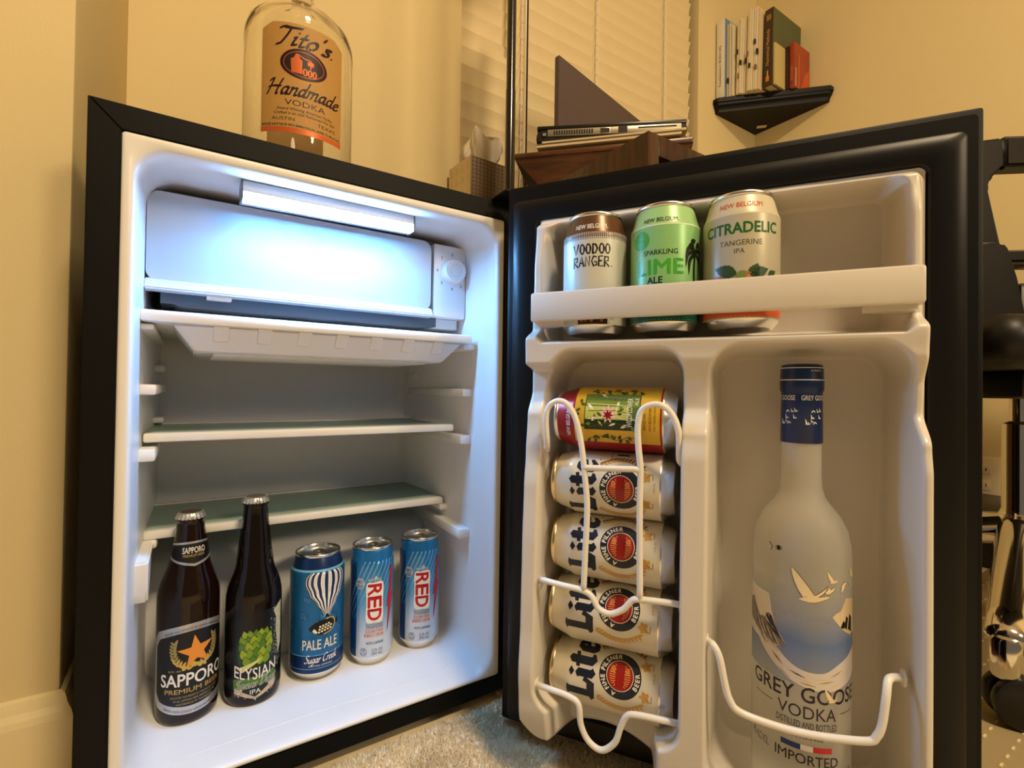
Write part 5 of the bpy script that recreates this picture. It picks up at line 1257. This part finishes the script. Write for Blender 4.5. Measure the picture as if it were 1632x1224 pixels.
for k in range(5):
    a = a0 + 2 * pi * k / 5; e1 = Vector((cos(a), sin(a), 0)); n1 = Vector((-sin(a), cos(a), 0))
    bm = bmesh.new(); rings = []
    for f in (0, .12, .35, .6, .85, .97, 1.0):
        r = .03 + (LR - .03) * f; z_ = .172 - .070 * f ** 1.1; w1 = (.030 - .008 * f) * (.6 if f == 1.0 else 1); h1 = (.026 - .010 * f) * (.6 if f == 1.0 else 1)
        rings.append([bm.verts.new(e1 * r + n1 * (w1 * cos(t_)) + Vector((0, 0, z_ + h1 * sin(t_)))) for t_ in [2 * pi * q_ / 12 for q_ in range(12)]])
    for p_, q_ in zip(rings[:-1], rings[1:]):
        for i in range(12): bm.faces.new((p_[i], p_[(i + 1) % 12], q_[(i + 1) % 12], q_[i]))
    bm.faces.new(rings[0][::-1]); bm.faces.new(rings[-1]); bmesh.ops.recalc_face_normals(bm, faces=bm.faces[:])
    lg = link('base_leg', bm, CHROME, ch, smooth=50)
    bm = bmesh.new(); lathe(bm, [(0, .058), (.0145, .058), (.0160, .062), (.0160, .102), (.013, .107), (0, .108)], 24)
    c_ = link('caster_stem', bm, CHROME, ch, smooth=40); c_.location = e1 * (LR - .002)
    for sgn in (-1, 1):
        bm = bmesh.new(); lathe(bm, [(0, -.008), (.026, -.008), (.0315, -.005), (.0325, 0), (.0315, .005), (.024, .009), (.016, .0075), (0, .0085)], 28)
        w_ = link('caster_wheel', bm, PLA, c_, smooth=40); wd_ = (n1 if k else (HR * .35 + HF * .94)); tr_ = Vector((-wd_.y, wd_.x, 0))
        w_.matrix_local = Matrix.Translation(wd_ * (.012 * sgn) + tr_ * -.012 + Vector((0, 0, .0325))) @ wd_.to_track_quat('Z', 'X').to_matrix().to_4x4()
    bm = bmesh.new(); prism(bm, rrect(-.022, .014, .034, .062, .008, 4), -.005, .005, 'y'); hd = link('caster_hood', bm, PLA, c_, smooth=40); hd.rotation_euler = (0, 0, a)
bm = bmesh.new(); lathe(bm, [(0, .13), (.033, .13), (.036, .15), (.036, .19), (.028, .20), (.024, .21), (.024, .36), (.014, .365), (.014, .42), (0, .42)], 24); link('gas_lift', bm, CHROME, ch, smooth=40)
CR_ = Matrix.Rotation(atan2(HR.y, HR.x), 4, 'Z')       # chair x runs along the viewer's right, y away
bm = bmesh.new(); bx(bm, -.09, .09, -.09, .11, .405, .450, .01, 0, CR_); link('tilt_mechanism', bm, PLA, ch, smooth=40)
bm = bmesh.new(); bx(bm, -.235, .255, -.21, .26, .450, .525, .030, 0, CR_); link('seat', bm, LEA, ch, smooth=60)
bm = bmesh.new(); tube(bm, [CR_ @ Vector(p) for p in catmull([(-.14, -.02, .430), (-.21, -.04, .425), (-.235, -.05, .405), (-.215, -.05, .385)], 6)], .009, 8); link('tilt_lever', bm, PLA, ch, smooth='all')
bm = bmesh.new(); lathe(bm, [(0, -.012), (.012, -.008), (.014, 0), (.012, .008), (0, .012)], 14); kb = link('lever_knob', bm, CHROME, ch, smooth='all'); kb.location = CR_ @ Vector((-.215, -.055, .383))
# backrest: an open frame of uprights and rails with a padded lower part
def backpiece(name, pts, y0, y1, bev=.006):
    bm = bmesh.new(); prism(bm, pts, y0, y1, 'y')
    for v in bm.verts: v.co = CR_ @ v.co
    bmesh.ops.bevel(bm, geom=bm.edges[:], offset=bev, segments=3, affect='EDGES'); return link(name, bm, LEA, ch, smooth=50)
backpiece('back_upright', [(-.135, .45), (-.020, .45), (-.045, .56), (-.063, .66), (-.083, .767), (-.078, .785), (-.056, .802), (-.056, .855), (-.125, .845), (-.135, .83)], -.03, .005)
backpiece('top_rail', [(-.060, .801), (.38, .825), (.39, .875), (-.060, .856)], -.032, .006)
backpiece('back_upright', [(.36, .45), (.42, .45), (.43, .86), (.37, .86)], -.03, .005)
backpiece('cross_rail', [(-.064, .640), (.38, .655), (.38, .676), (-.066, .662)], -.020, .000, .004)
backpiece('lumbar_pad', [(-.135, .45), (-.030, .45), (-.055, .541), (-.068, .603), (-.080, .655), (-.088, .664), (-.135, .664)], -.062, -.034)
for sx in (-.235, .275):
    bm = bmesh.new(); tube(bm, [CR_ @ Vector(p) for p in catmull([(sx * .85, .10, .448), (sx, .11, .50), (sx, .12, .66), (sx, .14, .70)], 5)], .013, 8); link('arm_support', bm, PLA, ch, smooth='all')
    bm = bmesh.new(); bx(bm, sx - .03, sx + .03, .03, .27, .700, .728, .010, 0, CR_); link('armrest', bm, LEA, ch, smooth=50)
bm = bmesh.new(); bx(bm, -.05, .05, -.05, -.005, .43, .60, .01, 0, CR_); link('back_bracket', bm, PLA, ch, smooth=40)
# wall outlet on the right wall
wo = thing('wall_outlet', 'cream outlet plate low on the right wall behind the office chair', 'outlet', (WX - .0005, -.128, .185))
OUT = mat('outlet_plastic', (.80, .66, .44), .5)
bm = bmesh.new(); bx(bm, -.005, 0, -.036, .036, -.058, .058, .002); link('plate', bm, OUT, wo, smooth=30)
for zz in (-.022, .022):
    bm = bmesh.new(); bx(bm, -.0065, -.0045, -.016, .016, zz - .014, zz + .014, .001); k_ = link('receptacle', bm, OUT, wo, smooth=30)
    for yy in (-.006, .006): box('slot', -.0068, -.0060, yy - .001, yy + .001, zz - .004, zz + .005, VENT, k_)

# black storage box by the right wall
sb_ = thing('storage_box', 'black plastic storage box on the floor by the right wall', 'box', (1.80, -.10, 0))
bm = bmesh.new()
fb_ = [(-.12, -.15, .0005), (.12, -.15, .0005), (.12, .17, .0005), (-.12, .17, .0005)]; ft_ = [(-.132, -.162, .125), (.132, -.162, .125), (.132, .182, .125), (-.132, .182, .125)]
va = [bm.verts.new(p) for p in fb_]; vb = [bm.verts.new(p) for p in ft_]
bm.faces.new(va[::-1]); bm.faces.new(vb)
for i in range(4): bm.faces.new((va[i], va[(i + 1) % 4], vb[(i + 1) % 4], vb[i]))
link('body', bm, PLA, sb_); box('lid', -.138, .138, -.168, .188, .125, .140, PLA, sb_, bev=.004)
